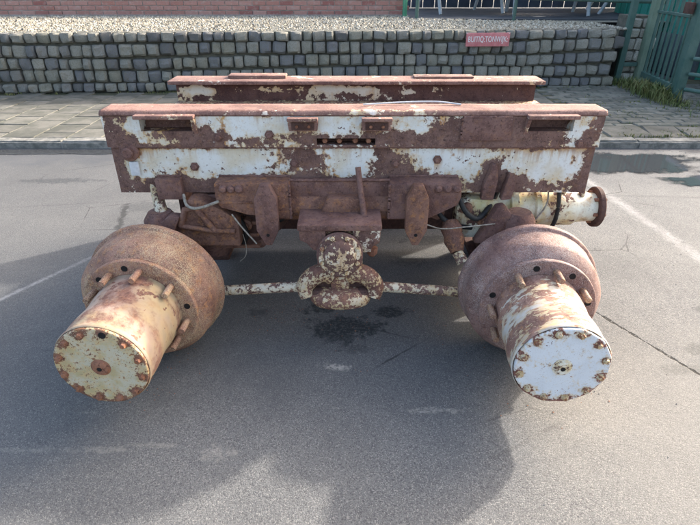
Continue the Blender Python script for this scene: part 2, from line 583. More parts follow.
    base = t.mix(t.math('MULTIPLY', wet, 0.55), base, (0.075, 0.077, 0.08))
    hgt = t.math('ADD', t.math('MULTIPLY', t.ramp(ad, 0.0, 0.7, 1.0, 0.0), 0.8), t.math('MULTIPLY', fine, 0.4))
    hgt = t.math('SUBTRACT', hgt, t.math('MULTIPLY', crack, 4.0))
    rough = t.math('SUBTRACT', 0.88, t.math('MULTIPLY', wet, 0.22))
    return t.done(base, rough, t.bump(hgt, 0.34, 0.004), spec=0.3)


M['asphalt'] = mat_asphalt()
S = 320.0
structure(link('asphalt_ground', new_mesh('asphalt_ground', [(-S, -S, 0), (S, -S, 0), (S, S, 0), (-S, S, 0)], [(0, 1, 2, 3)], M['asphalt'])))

# loose grit on the asphalt
M['grit'] = mat_simple('grit', (0.34, 0.32, 0.29), (0.12, 0.12, 0.12), scale=300, rough=0.9)
gv, gf = [], []
for i in range(1100):
    if i < 500:
        x, y = random.uniform(-1.8, 1.9), random.uniform(0.75, 2.9)
    else:
        x, y = random.uniform(-4.2, 4.2), 4.33 - abs(random.gauss(0, 0.10))
    s = random.uniform(0.0012, 0.0032) * (1.0 if i < 500 else 1.8)
    b = len(gv)
    a = random.uniform(0, 3.1)
    ca, sa = math.cos(a) * s, math.sin(a) * s
    gv += [(x + ca, y + sa, s * .4), (x - sa, y + ca * .8, s * .5), (x - ca, y - sa, s * .3), (x + sa, y - ca * .8, s * .4), (x, y, s), (x, y, -.001)]
    for k in range(4):
        gf += [(b + k, b + (k + 1) % 4, b + 4), (b + (k + 1) % 4, b + k, b + 5)]
stuff(link('loose_grit', new_mesh('loose_grit', gv, gf, M['grit'])))
bpy.data.objects['loose_grit']['label'] = 'loose pale grit scattered over the asphalt'

# ------------------------------------------------------------------ puddle in the gutter
def mat_water():
    t = NT('puddle_water')
    n = t.noise(30, 2, 0.5)
    m = t.done((0.045, 0.047, 0.05), 0.05, t.bump(n, 0.02, 0.002), spec=0.5)
    e = t.math('ADD', t.attr('rust'), t.math('MULTIPLY', t.math('SUBTRACT', t.noise(9, 6, 0.7), 0.5), 0.9))
    e = t.math('ADD', e, t.math('MULTIPLY', t.math('SUBTRACT', t.noise(90, 3, 0.7), 0.5), 0.35))
    t.put(t.b.inputs['Alpha'], t.ramp(e, 0.16, 0.42))
    return m


M['water'] = mat_water()


def puddle(name, cx, cy, rx, ry, seed, n=90, tilt=0.0):
    vsx, at_, fs = [(cx, cy, 0.004)], [1.0], []
    K = 5
    for j in range(1, K + 1):
        for i in range(n):
            a = 2 * math.pi * i / n
            k = 1 + 0.55 * fbm(math.cos(a) * 1.3 + seed, math.sin(a) * 1.3, seed, 5) + .12 * fbm(math.cos(a) * 6, math.sin(a) * 6, seed, 3)
            k *= 1.2 * j / K
            x, y = cx + rx * k * math.cos(a), cy + ry * k * math.sin(a) + tilt * rx * k * math.cos(a)
            vsx.append((x, min(y, 4.338 - .0005 * (K - j)), 0.004))
            at_.append(1.0 - j / K)
    fs = [(0, i + 1, (i + 1) % n + 1) for i in range(n)]
    for j in range(K - 1):
        for i in range(n):
            a, b, q = 1 + j * n, 1 + (j + 1) * n, (i + 1) % n
            fs.append((a + i, b + i, b + q, a + q))
    return structure(link(name, new_mesh(name, vsx, fs, M['water'], False, at_)))


puddle('puddle', 2.15, 3.98, 0.85, 0.30, 3.1)
puddle('puddle', 2.75, 3.55, 0.40, 0.16, 8.3)
puddle('puddle', -2.6, 4.24, 1.3, 0.085, 5.7)

# ------------------------------------------------------------------ kerb and pavement
PZ = 0.062
M['kerb'] = mat_simple('kerb_concrete', (0.26, 0.25, 0.225), (0.12, 0.122, 0.11), scale=14, rough=0.9, bump=0.7, rvar=0.12, fine=70, dist=0.006)
kerb_base = structure(link('kerb', box_mesh('kerb', (-14, 4.352, -0.1), (14, 4.47, PZ - 0.012), M['kerb'], 0.0)))
kerb_meshes = []
for k in range(4):
    bm = bmesh.new()
    bm_box(bm, (-0.49, -0.06, -0.09), (0.49, 0.06, 0.042), 0.0)
    bmesh.ops.subdivide_edges(bm, edges=[e for e in bm.edges if abs(e.verts[0].co.x - e.verts[1].co.x) > .5], cuts=9)
    es = [e for e in bm.edges if (e.verts[0].co.z > .03 and e.verts[1].co.z > .03 and e.verts[0].co.y < -.05 and e.verts[1].co.y < -.05)]
    bmesh.ops.bevel(bm, geom=es, offset=0.02, segments=3, affect='EDGES')
    for v in bm.verts:
        n = mnoise.noise_vector((v.co.x * 6 + k * 9, v.co.y * 30, v.co.z * 30))
        v.co.y += n.y * 0.007
        if v.co.z > 0:
            v.co.z += n.z * 0.006
    kerb_meshes.append(bm_mesh('kerb_stone', bm, M['kerb'], True, 50))
for i in range(11):
    link('kerb_stone', kerb_meshes[i % 4], kerb_base, (-5.0 + i * 1.0, 4.405 + random.uniform(-.004, .004), PZ - 0.042 + random.uniform(-.004, .004)))

M['slab'] = mat_simple('paving_concrete', (0.155, 0.148, 0.126), (0.085, 0.086, 0.070), scale=5, rough=0.92, bump=0.7, rvar=0.16, fine=90)
M['joint'] = mat_simple('joint_soil', (0.045, 0.05, 0.03), (0.085, 0.085, 0.05), scale=9, rough=0.97, bump=0.6)
WY = 6.36
WA = 0.0676   # the wall runs slightly away to the right


def wall_y(x):
    return WY + 0.30 + WA * x


pave = structure(link('pavement', box_mesh('pavement', (-14, 4.467, -0.1), (14, WY + 1.1, PZ - 0.012), M['joint'], 0.0)))


def flag_mesh(name, sx, sy, mat, seed, bev=0.005, h=0.03):
    bm = bmesh.new()
    bm_box(bm, (-sx / 2, -sy / 2, -h), (sx / 2, sy / 2, 0), 0.0)
    es = [e for e in bm.edges if e.verts[0].co.z > -.001 and e.verts[1].co.z > -.001]
    bmesh.ops.bevel(bm, geom=es, offset=bev, segments=1, affect='EDGES')
    for v in bm.verts:
        n = mnoise.noise_vector((v.co.x * 9 + seed, v.co.y * 9, seed))
        v.co.x += n.x * 0.004
        v.co.y += n.y * 0.004
    return bm_mesh(name, bm, mat, False)


slabs = [flag_mesh('paving_slab', 0.292, 0.292, M['slab'], s * 3.3) for s in range(6)]
y0 = 4.475
ncol = 0
for c in range(-15, 8):
    x = c * 0.30 + 0.05
    off = 0.15 if c % 2 else 0.0
    for r in range(-1, 9):
        y = y0 + 0.15 + r * 0.30 + off
        if y - 0.15 < y0 - 0.002 or y + .15 > wall_y(x) + 0.06:
            continue
        link('paving_slab', random.choice(slabs), pave, (x, y, PZ + random.uniform(-.003, .003)),
             (random.gauss(0, .006), random.gauss(0, .006), random.gauss(0, .006)))
halfs = flag_mesh('half_slab', 0.292, 0.142, M['slab'], 77)
for c in range(-15, 8):
    if c % 2:
        link('half_slab', halfs, pave, (c * 0.30 + 0.05, y0 + 0.072, PZ + random.uniform(-.003, .003)), (0, 0, random.gauss(0, .008)))
# small worn clinkers and broken flags in front of the gate
M['clinker'] = mat_simple('clinker_paver', (0.165, 0.16, 0.135), (0.10, 0.105, 0.085), scale=9, rough=0.92, bump=0.6, rvar=0.22, fine=80)
clk = [flag_mesh('clinker', 0.206, 0.098, M['clinker'], 40 + s * 2.1, 0.010, 0.04) for s in range(5)]
for r in range(20):
    y = 4.90 + r * 0.106
    xoff = (r % 2) * 0.11
    for c in range(11):
        x = 2.42 + xoff + c * 0.215
        if y > wall_y(x) - .03 and x < 3.45:
            continue
        link('clinker', random.choice(clk), pave, (x + random.gauss(0, .006), y + random.gauss(0, .005) + 0.06 * math.sin((x - 2.4) * 1.4), PZ + random.gauss(0, .004)),
             (random.gauss(0, .02), random.gauss(0, .02), random.gauss(0, .05)))
flags = [flag_mesh('broken_flag', a, b, M['slab'], 90 + a * 10, 0.012, 0.04) for a, b in ((.40, .36), (.30, .38), (.44, .34))]
x = 2.32
for i in range(6):
    m = flags[i % 3]
    wdt = (.40, .30, .44)[i % 3]
    link('broken_flag', m, pave, (x + wdt / 2, 4.67 + random.uniform(-.01, .01), PZ + random.uniform(-.004, .006)),
         (random.gauss(0, .02), random.gauss(0, .02), random.gauss(0, .05)))
    x += wdt + random.uniform(.012, .03)

# ------------------------------------------------------------------ stone retaining wall
def mat_stone():
    t = NT('wall_stone')
    r = t.rnd()
    a = t.noise(9, 6, 0.65)
    b = t.noise(60, 5, 0.7)
    k = t.mix(t.ramp(r, 0.0, 0.35, smooth=False), (0.345, 0.33, 0.265), (0.36, 0.35, 0.31))
    k = t.mix(t.ramp(r, 0.45, 0.62, smooth=False), k, (0.235, 0.237, 0.25))
    k = t.mix(t.ramp(r, 0.72, 0.80, smooth=False), k, (0.41, 0.39, 0.335))
    k = t.mix(t.ramp(r, 0.90, 0.96, smooth=False), k, (0.175, 0.173, 0.178))
    k = t.mix(t.math('MULTIPLY', t.ramp(a, 0.45, 0.65), 0.5), k, (0.20, 0.205, 0.135))
    k = t.mix(t.math('MULTIPLY', t.ramp(b, 0.52, 0.72), 0.7), k, (0.50, 0.49, 0.44))
    k = t.mix(t.math('MULTIPLY', t.ramp(b, 0.44, 0.30), 0.7), k, (0.06, 0.06, 0.055))
    return t.done(k, 0.9, t.bump(t.math('ADD', a, t.math('MULTIPLY', b, 1.3)), 0.95, 0.014), spec=0.3)


M['stone'] = mat_stone()
M['mortar'] = mat_simple('dark_mortar', (0.075, 0.075, 0.062), (0.135, 0.132, 0.108), scale=12, rough=0.97, bump=0.8)
WTOP = 0.735


def stone_mesh(seed):
    """split cobble face: unit box, face at y=-0.5, rounded and uneven"""
    rnd = random.Random(seed)
    N = 4
    vsx, fs = [], []
    cs = [(-.5 + rnd.uniform(0, .05), -.5 + rnd.uniform(0, .06)), (.5 - rnd.uniform(0, .05), -.5 + rnd.uniform(0, .06)),
          (.5 - rnd.uniform(0, .05), .5 - rnd.uniform(0, .06)), (-.5 + rnd.uniform(0, .05), .5 - rnd.uniform(0, .06))]
    for j in range(N + 1):
        for i in range(N + 1):
            u, v = i / N, j / N
            x = (cs[0][0] * (1 - u) + cs[1][0] * u) * (1 - v) + (cs[3][0] * (1 - u) + cs[2][0] * u) * v
            z = (cs[0][1] * (1 - u) + cs[1][1] * u) * (1 - v) + (cs[3][1] * (1 - u) + cs[2][1] * u) * v
            ec = max(abs(u - .5), abs(v - .5)) * 2
            corner = (abs(u - .5) * 2) ** 4 * (abs(v - .5) * 2) ** 4
            k = 1 - 0.05 * corner
            y = -.5 + (0.15 if ec > .99 else 0.0) + 0.10 * corner + 0.22 * mnoise.noise((u * 2.2 + seed, v * 2.2, seed * 1.7)) + 0.12 * mnoise.noise((u * 5 + seed, v * 5, seed * 2.7))
            if 0.01 < u < .99:
                u2 = (u - .5) * 1.28
                x = x if ec > .99 else (x / max(abs(u - .5), 1e-6) * abs(u2) if abs(u - .5) > 1e-6 else x)
            if 0.01 < v < .99 and ec <= .99 and abs(v - .5) > 1e-6:
                z = z * 1.28
            vsx.append((x * k + .025 * mnoise.noise((u * 5, v * 5, seed)), y, z * k + .03 * mnoise.noise((u * 5, v * 5 + 9, seed))))
    for j in range(N):
        for i in range(N):
            a = j * (N + 1) + i
            fs.append((a, a + 1, a + N + 2, a + N + 1))
    ring = [i for i in range(N + 1)] + [(j + 1) * (N + 1) - 1 for j in range(1, N + 1)] + [N * (N + 1) + i for i in range(N - 1, -1, -1)] + [j * (N + 1) for j in range(N - 1, 0, -1)]
    b = len(vsx)
    for q in ring:
        vsx.append((vsx[q][0], .5, vsx[q][2]))
    n = len(ring)
    for i in range(n):
        fs.append((ring[(i + 1) % n], ring[i], b + i, b + (i + 1) % n))
    me = new_mesh('stone', vsx, fs, M['stone'], True)
    me.set_sharp_from_angle(angle=R(34))
    return me


stones = [stone_mesh(s + 1) for s in range(14)]
wall = tag(link('stone_wall', box_mesh('stone_wall', (-4.75, WY + 0.068, -0.1), (3.36, WY + 0.30, WTOP - 0.012), M['mortar'], 0.0)),
           'low retaining wall of rough grey cobblestones in dark mortar behind the pavement', 'wall')
courses = [(0.05, 0.085), (0.135, 0.150), (0.285, 0.145), (0.430, 0.150), (0.585, 0.150)]
zz = 0.055
for ci, hh in enumerate((0.115, 0.150, 0.142, 0.152, 0.118)):
    x = -4.7 + random.uniform(-.1, .1)
    while x < 3.30:
        wdt = random.choice((0.115, 0.13, 0.14, 0.15, 0.16, 0.175)) if ci not in (0, 4) else random.uniform(0.105, 0.175)
        if x > 2.0:
            wdt *= 1.08
        sag = 0.014 * math.sin(x * 1.3 + ci) + (0.02 * max(0, x - 2.2) if ci < 4 else 0)
        link('stone', random.choice(stones), wall, (x + wdt / 2, WY + 0.05 + random.uniform(-.016, .014), zz + hh / 2 + (sag if 0 < ci < 4 else 0)),
             (random.gauss(0, .04), random.gauss(0, .05), random.gauss(0, .05)), (wdt * random.uniform(.90, .98), 0.11, hh * random.uniform(.84, .98)))
        x += wdt
    zz += hh

wall.rotation_euler = (0, 0, math.atan(WA))
wall.location = (0.43, 0.27 + 0.03, 0)


# gate pier of pale rubble at the end of the wall
M['palestone'] = mat_simple('pale_pier_stone', (0.44, 0.43, 0.38), (0.30, 0.30, 0.26), scale=9, rough=0.9, bump=0.6, rvar=0.2)
pier = tag(link('gate_pier', box_mesh('gate_pier', (3.56, 7.16, -0.05), (3.86, 7.5, 0.86), M['mortar'], 0.01)),
           'rubble gate pier with pale stones beside the green posts', 'pier')
pst = []
for s in range(5):
    me = stone_mesh(60 + s)
    me.materials.clear()
    me.materials.append(M['palestone'])
    pst.append(me)
z = 0.03
rw = 0
while z < 0.82:
    hh = random.uniform(.11, .16)
    x = 3.555
    while x < 3.80:
        wdt = random.uniform(.10, .17)
        link('stone', random.choice(pst), pier, (x + wdt / 2, 7.155, z + hh / 2), (0, random.gauss(0, .1), 0), (wdt * .92, .09, hh * .92))
        x += wdt
    z += hh

# ------------------------------------------------------------------ raised yard, gravel, terrace, brick wall
M['soil'] = mat_simple('gravel_bed', (0.30, 0.27, 0.21), (0.18, 0.165, 0.13), scale=60, rough=0.95, bump=0.8, fine=160)
structure(link('raised_yard', new_mesh('raised_yard', [(-60, wall_y(-60) + 0.2, 0.70), (3.4, wall_y(3.4) + 0.2, 0.70), (3.4, 8.3, .70), (60, 8.3, 0.70), (60, 300, 0.70), (-60, 300, 0.70)], [(0, 1, 2, 3, 4, 5)], M['soil'])))


def mat_gravel():
    t = NT('cream_gravel')
    a = t.attr('rust')
    k = t.mix(t.ramp(a, 0.0, 0.5, smooth=False), (0.20, 0.175, 0.13), (0.38, 0.34, 0.265))
    k = t.mix(t.ramp(a, 0.55, 0.9, smooth=False), k, (0.50, 0.47, 0.40))
    k = t.mix(t.ramp(a, 0.90, 0.94, smooth=False), k, (0.12, 0.105, 0.085))
    return t.done(k, 0.85)


M['gravel'] = mat_gravel()
gv, gf, ga = [], [], []
rng = np.random.default_rng(5)
count = 0
while count < 30000:
    x = rng.uniform(-6.4, 3.5)
    y = rng.uniform(wall_y(x) + 0.10, 9.35)
    if abs(x) > 0.72 * y + 0.6:
        continue
    # border with the terrace on the right
    if x > 0.95 and y > 8.75 - 0.24 * (x - .95) + 0.06 * math.sin(x * 5):
        continue
    s = 0.010 + 0.026 * rng.random() ** 2
    b = len(gv)
    c = rng.random()
    a = rng.uniform(0, 3.14)
    ca, sa = math.cos(a), math.sin(a)
    q = rng.uniform(.6, 1.0, 6)
    z = 0.708 + rng.uniform(0, .012) - 0 + 0.0
    pts = [(s * q[0], 0, 0), (0, s * q[1] * .8, 0), (-s * q[2], 0, 0), (0, -s * q[3] * .8, 0), (0, 0, s * q[4] * .75), (0, 0, -s * .5)]
    for p in pts:
        gv.append((x + p[0] * ca - p[1] * sa, y + p[0] * sa + p[1] * ca, z + p[2]))
        ga.append(c)
    for k in range(4):
        gf += [(b + k, b + (k + 1) % 4, b + 4), (b + (k + 1) % 4, b + k, b + 5)]
    count += 1
g = stuff(link('gravel', new_mesh('gravel', gv, gf, M['gravel'], False, ga)))
g['label'] = 'cream gravel strip on top of the cobble wall'

M['terrace'] = mat_simple('dark_terrace', (0.05, 0.056, 0.066), (0.075, 0.082, 0.094), scale=5, rough=0.8, bump=0.4)
structure(link('terrace', prism_mesh('terrace', [(0.95, 0.6), (9, 0.6), (9, 0.722), (0.95, 0.722)], 8.62, 14.0, M['terrace'], 0.0)))


def mat_brick():
    t = NT('red_brick')
    r = t.rnd()
    a = t.noise(16, 6, 0.65)
    b = t.noise(120, 4, 0.7)
    k = t.mix(t.ramp(r, 0, 1, smooth=False), (0.34, 0.165, 0.135), (0.42, 0.25, 0.215))
    k = t.mix(t.ramp(r, 0.8, 0.9, smooth=False), k, (0.27, 0.115, 0.10))
    k = t.mix(t.math('MULTIPLY', t.ramp(a, 0.48, 0.7), 0.5), k, (0.45, 0.36, 0.32))
    k = t.mix(t.math('MULTIPLY', t.ramp(b, 0.5, 0.75), 0.5), k, (0.16, 0.09, 0.08))
    return t.done(k, 0.9, t.bump(t.math('ADD', a, b), 0.5, 0.004))


M['brick'] = mat_brick()
M['bmortar'] = mat_simple('brick_mortar', (0.34, 0.30, 0.27), (0.24, 0.21, 0.19), scale=12, rough=0.95)
BY = 9.25
bwall = tag(link('brick_wall', box_mesh('brick_wall', (-7.4, BY + 0.012, 0.6), (0.93, BY + 0.22, 1.16), M['bmortar'], 0.0)),
            'long low wall of weathered red brick at the back of the gravel', 'wall')
bricks = []
for s in range(5):
    bm = bmesh.new()
    bm_box(bm, (-.105, -.05, -.03), (.105, .05, .03), 0.004, 1)
    for v in bm.verts:
        n = mnoise.noise_vector((v.co.x * 30 + s * 5, v.co.y * 30, v.co.z * 30))
        v.co += n * 0.0016
    bricks.append(bm_mesh('brick', bm, M['brick'], False))
for r in range(6):
    z = 0.735 + r * 0.0715
    x = -7.35 + (0.11 if r % 2 else 0)
    while x < 0.78:
        link('brick', bricks[random.randrange(5)], bwall, (x + .105, BY + 0.053 + random.uniform(-.004, .004), z + .03), (0, random.gauss(0, .004), random.gauss(0, .008)))
        x += 0.222
# cap on top of the brick wall (just above the picture)
link('coping', box_mesh('coping', (-7.42, BY - 0.02, 1.163), (0.95, BY + 0.25, 1.21), M['kerb'], 0.006), bwall)
bpl = link('plinth', box_mesh('plinth', (-7.4, BY - 0.012, 0.6), (0.932, BY + 0.008, 0.742), M['bmortar'], 0.003), bwall)

# ------------------------------------------------------------------ green pole, railing, furniture, board fence
M['green'] = mat_simple('green_paint', (0.055, 0.13, 0.115), (0.085, 0.165, 0.145), scale=8, rough=0.55, bump=0.15)
M['green_pale'] = mat_simple('pale_green_paint', (0.15, 0.22, 0.165), (0.19, 0.26, 0.20), scale=6, rough=0.6, bump=0.2)
M['steel_green'] = mat_simple('blue_green_paint', (0.05, 0.11, 0.095), (0.075, 0.135, 0.118), scale=7, rough=0.5, bump=0.15)
M['bright_green'] = mat_simple('bright_green_paint', (0.05, 0.22, 0.13), (0.07, 0.26, 0.16), scale=8, rough=0.5)

pole = empty('green_pole', (0.88, 9.12, 0.70))
tag(pole, 'bright green pole standing in the gravel at the end of the brick wall', 'pole')
link('post', lathe_mesh('post', [(0, 0.70), (.05, 0.70), (.05, .715), (.036, .72), (.036, 2.3), (0.0, 2.32)], M['bright_green'], 16, 'Z', (0.88, 9.12, 0)), pole)
link('base_plate', box_mesh('base_plate', (.80, 9.05, .70), (.96, 9.19, .728), M['green'], .004), pole)

rail = empty('railing', (2.3, 8.35, 0.72))
tag(rail, 'blue green tubular railing between the green pole and the gate posts', 'railing')
for i, zr in enumerate((1.02, 1.32, 1.62)):
    link('rail', tube_mesh('rail', [(1.0, 8.75, zr), (2.4, 8.35, zr), (3.95, 7.1, zr)], 0.022 if i else .028, M['steel_green'], 10), rail)
for (xx, yy) in ((1.03, 8.742), (2.42, 8.334)):
    link('railing_post', lathe_mesh('railing_post', [(0, 0.69), (.026, 0.69), (.026, 1.66), (0, 1.665)], M['steel_green'], 10, 'Z', (xx, yy, 0)), rail)

M['legs'] = mat_simple('grey_metal_leg', (0.46, 0.50, 0.54), (0.34, 0.38, 0.42), scale=12, rough=0.45)
M['plank'] = mat_simple('grey_plank', (0.19, 0.20, 0.21), (0.13, 0.14, 0.15), scale=14, rough=0.8)


def picnic(cx, cy, rz, label):
    root = empty('picnic_table', (cx, cy, 0.722))
    tag(root, label, 'picnic table', 'picnic tables on the terrace')
    mt = Matrix.Translation((cx, cy, 0.722)) @ Matrix.Rotation(rz, 4, 'Z')

    def put(name, me):
        me.transform(mt)
        link(name, me, root)
    for k in range(4):
        put('top_plank', box_mesh('top_plank', (-.8, -.34 + k * .172, .72), (.8, -.34 + k * .172 + .16, .76), M['plank'], .005))
    for s in (-1, 1):
        for k in range(2):
            ya = s * .70 + (k - .5) * .15
            put('seat_plank', box_mesh('seat_plank', (-.8, ya - .07, .42), (.8, ya + .07, .46), M['plank'], .005))
    for sx in (-.58, .58):
        for s in (-1, 1):
            put('leg', tube_mesh('leg', [(sx, s * .55, 0), (sx, s * .2, .72)], .03, M['legs'], 8))
        put('cross_bar', box_mesh('cross_bar', (sx + .032, -.76, .36), (sx + .075, .76, .42), M['legs'], .004))


picnic(1.95, 10.2, 0.25, 'grey picnic table nearest the bright green pole behind the railing')
picnic(3.35, 9.75, -0.15, 'middle one of the three grey picnic tables behind the railing')
picnic(4.9, 10.1, 1.35, 'grey picnic table nearest the teal shed behind the railing')

M['board'] = mat_simple('dark_board', (0.035, 0.05, 0.075), (0.055, 0.07, 0.10), scale=6, rough=0.7, bump=0.3, rvar=.2)
bf = empty('board_fence', (4.2, 11.4, 0.72))
tag(bf, 'dark blue board fence closing off the terrace', 'fence')
bmesh_board = box_mesh('board', (-.11, -.012, 0), (.11, .012, 1.9), M['board'], .004)
for i in range(26):
    link('board', bmesh_board, bf, (1.1 + i * .235, 11.4 + .01 * (i % 2), .735))
link('fence_rail', box_mesh('fence_rail', (0.98, 11.425, 1.0), (7.1, 11.47, 1.09), M['board'], .004), bf)

# ------------------------------------------------------------------ gate of green pickets on the right
gate = empty('picket_gate', (3.72, 6.5, PZ))
tag(gate, 'green steel picket gate running back from the pavement at right', 'gate')
gx0, gy0, gx1, gy1 = 3.80, 7.02, 3.70, 6.06


def gp(t, z, off=0.0):
    return (gx0 + (gx1 - gx0) * t + off, gy0 + (gy1 - gy0) * t, z)


def post_mesh(name, x, y, sx, sy, z0, z1, mat):
    return box_mesh(name, (x - sx / 2, y - sy / 2, z0), (x + sx / 2, y + sy / 2, z1), mat, .006)


link('hinge_post', post_mesh('hinge_post', 3.80, 7.05, .11, .11, -.05, 2.3, M['green_pale']), gate)
link('lock_post', post_mesh('lock_post', 3.70, 5.98, .10, .11, -.05, 2.3, M['steel_green']), gate)
for i in range(7):
    t_ = (i + 0.65) / 7.3
    p = gp(t_, 0)
    link('picket', box_mesh('picket', (p[0] - .014, p[1] - .014, .2), (p[0] + .014, p[1] + .014, 2.2), M['steel_green'], .003), gate)
for zr in (.19, 0.92, 2.2):
    bm = bmesh.new()
    a, b = gp(0.06, zr), gp(.95, zr)
    hw = .034 if zr < .5 else .016
    for s, q in ((0, a), (1, b)):
        pass
    vv = [bm.verts.new((q[0] + dx, q[1], q[2] + dz)) for q in (a, b) for dx, dz in ((-.024, -hw), (.024, -hw), (.024, hw), (-.024, hw))]
    for k in range(4):
        bm.faces.new((vv[k], vv[(k + 1) % 4], vv[4 + (k + 1) % 4], vv[4 + k]))
    bm.faces.new(vv[:4])
    bm.faces.new(vv[4:])
    bmesh.ops.bevel(bm, geom=bm.edges[:], offset=.004, segments=1, affect='EDGES')
    link('rail', bm_mesh('rail', bm, M['steel_green']), gate)
link('latch', box_mesh('latch', (3.60, 5.99, .95), (3.632, 6.14, 1.06), M['rust_dark'], .006), gate)

wpost = empty('fence_post', (3.52, 7.06, PZ))
tag(wpost, 'slim teal post with a low cross bar at the end of the cobble wall', 'post')
link('post', post_mesh('post', 3.52, 7.06, .07, .07, -.05, 2.3, M['steel_green']), wpost)
link('cross_bar', box_mesh('cross_bar', (3.556, 7.04, .27), (3.735, 7.07, .32), M['steel_green'], .004), wpost)

rfence = empty('bar_fence', (3.85, 5.3, PZ))
tag(rfence, 'low horizontal bar fence in front of the gate post at right edge', 'fence')
for zr in (.20, .36, .52):
    link('bar', tube_mesh('bar', [(3.73, 5.90, zr), (4.25, 5.15, zr)], .022, M['steel_green'], 10), rfence)
link('post', post_mesh('post', 4.27, 5.12, .07, .07, 0, .62, M['steel_green']), rfence)
link('kerb_block', box_mesh('kerb_block', (3.72, 5.86, .02), (3.80, 5.90, .15), M['kerb'], .01), rfence)

# shed behind the gate
M['teal'] = mat_simple('teal_sheet', (0.04, 0.24, 0.19), (0.055, 0.29, 0.235), scale=3, rough=0.5, bump=0.1)
M['darkwood'] = mat_simple('dark_plank', (0.055, 0.075, 0.085), (0.085, 0.105, 0.11), scale=10, rough=0.8, bump=.3, rvar=.2)
shed = empty('teal_shed', (5.6, 8.4, 0.0))
tag(shed, 'teal sheet metal shed with dark plank base behind the picket gate', 'shed')
link('wall', box_mesh('wall', (4.75, 7.35, .0), (6.9, 10.2, 2.5), M['teal'], .01), shed)
for k in range(10):
    y = 7.36 + k * .285
    link('plank', box_mesh('plank', (4.70, y, .02), (4.745, y + .275, .56), M['darkwood'], .004), shed)
for k in range(12):
    y = 7.40 + k * .235
    link('sheet_rib', box_mesh('sheet_rib', (4.72, y, .58), (4.748, y + .05, 2.46), M['teal'], .004), shed)
link('roof', box_mesh('roof', (4.6, 7.2, 2.502), (7.05, 10.35, 2.58), M['darkwood'], .01), shed)

M['white'] = mat_simple('white_render', (0.74, 0.76, 0.78), (0.66, 0.68, 0.70), scale=5, rough=0.7, bump=.2)
wb = tag(link('white_skip', prism_mesh('white_skip', [(4.75, .12), (6.7, .12), (6.85, .95), (4.6, .95)], 5.4, 7.1, M['white'], .02)),
         'white skip standing behind the bar fence at the right edge', 'skip')
link('rim', box_mesh('rim', (4.55, 5.36, .952), (6.9, 7.14, 1.02), M['white'], .01), wb)
for xx in (4.95, 6.3):
    link('skid', box_mesh('skid', (xx, 5.5, 0.0), (xx + .12, 7.0, .118), M['rust_dark'], .005), wb)

# ------------------------------------------------------------------ red sign
M['red'] = mat_simple('faded_red_sign', (0.50, 0.15, 0.16), (0.56, 0.22, 0.22), scale=20, rough=0.5, bump=.05)
M['letter'] = mat_simple('sign_letter_white', (0.80, 0.78, 0.76), (0.70, 0.66, 0.64), scale=40, rough=.6, bump=.02)
sign = tag(link('wall_sign', box_mesh('wall_sign', (1.40, WY - 0.060, .552), (1.935, WY - 0.048, .704), M['red'], .003)),
           'small faded red sign with white lettering fixed to the cobble wall', 'sign')
cu = bpy.data.curves.new('lettering', 'FONT')
cu.body = "BUITIQ:TONWIJK:"
cu.size = 0.078
cu.extrude = 0.0012
cu.align_x = 'CENTER'
cu.align_y = 'CENTER'
tmp = bpy.data.objects.new('tmp_text', cu)
col.objects.link(tmp)
bpy.context.view_layer.update()
lm = bpy.data.meshes.new_from_object(tmp.evaluated_get(bpy.context.evaluated_depsgraph_get()))
bpy.data.objects.remove(tmp)
bpy.data.curves.remove(cu)
lm.name = 'lettering'
lm.materials.clear()
lm.materials.append(M['letter'])
xs = [v.co.x for v in lm.vertices]
kx = 0.485 / (max(xs) - min(xs))
lm.transform(Matrix.Diagonal((kx, 1.15, 1, 1)))
link('lettering', lm, sign, (1.6675, WY - 0.0618, .630), (R(90), 0, 0))
for sx in (1.408, 1.917):
    link('sign_bolt', lathe_mesh('sign_bolt', [(0, -.004), (.005, -.004), (.006, 0), (.006, .05), (0, .05)], M['zinc'], 8), sign, (sx + .004, WY - .060, .696))
sign.rotation_euler = wall.rotation_euler
sign.location = wall.location

# ------------------------------------------------------------------ grass and weeds
M['grass'] = mat_simple('grass_blade', (0.075, 0.115, 0.03), (0.17, 0.165, 0.06), scale=6, rough=0.7, bump=0)


def weeds(name, label, spots):
    gv, gf = [], []
    for (cx, cy, cz, rx, ry, n, hgt) in spots:
        for i in range(n):
            x, y = random.gauss(cx, rx * .5), random.gauss(cy, ry * .5)
            a = random.uniform(0, 6.28)
            h = hgt * random.uniform(.4, 1.1)
            ln = h * random.uniform(.2, .9)
            w = random.uniform(.0025, .005) * (1 + h * 3)
            dx, dy = math.cos(a), math.sin(a)
            b = len(gv)
            gv += [(x - dy * w, y + dx * w, cz), (x + dy * w, y - dx * w, cz),
                   (x + dx * ln * .4 - dy * w * .8, y + dy * ln * .4 + dx * w * .8, cz + h * .65), (x + dx * ln * .4 + dy * w * .8, y + dy * ln * .4 - dx * w * .8, cz + h * .65),
                   (x + dx * ln, y + dy * ln, cz + h * random.uniform(.75, 1.0))]
            gf += [(b, b + 1, b + 3, b + 2), (b + 2, b + 3, b + 4)]
    o = stuff(link(name, new_mesh(name, gv, gf, M['grass'])))
    o['label'] = label


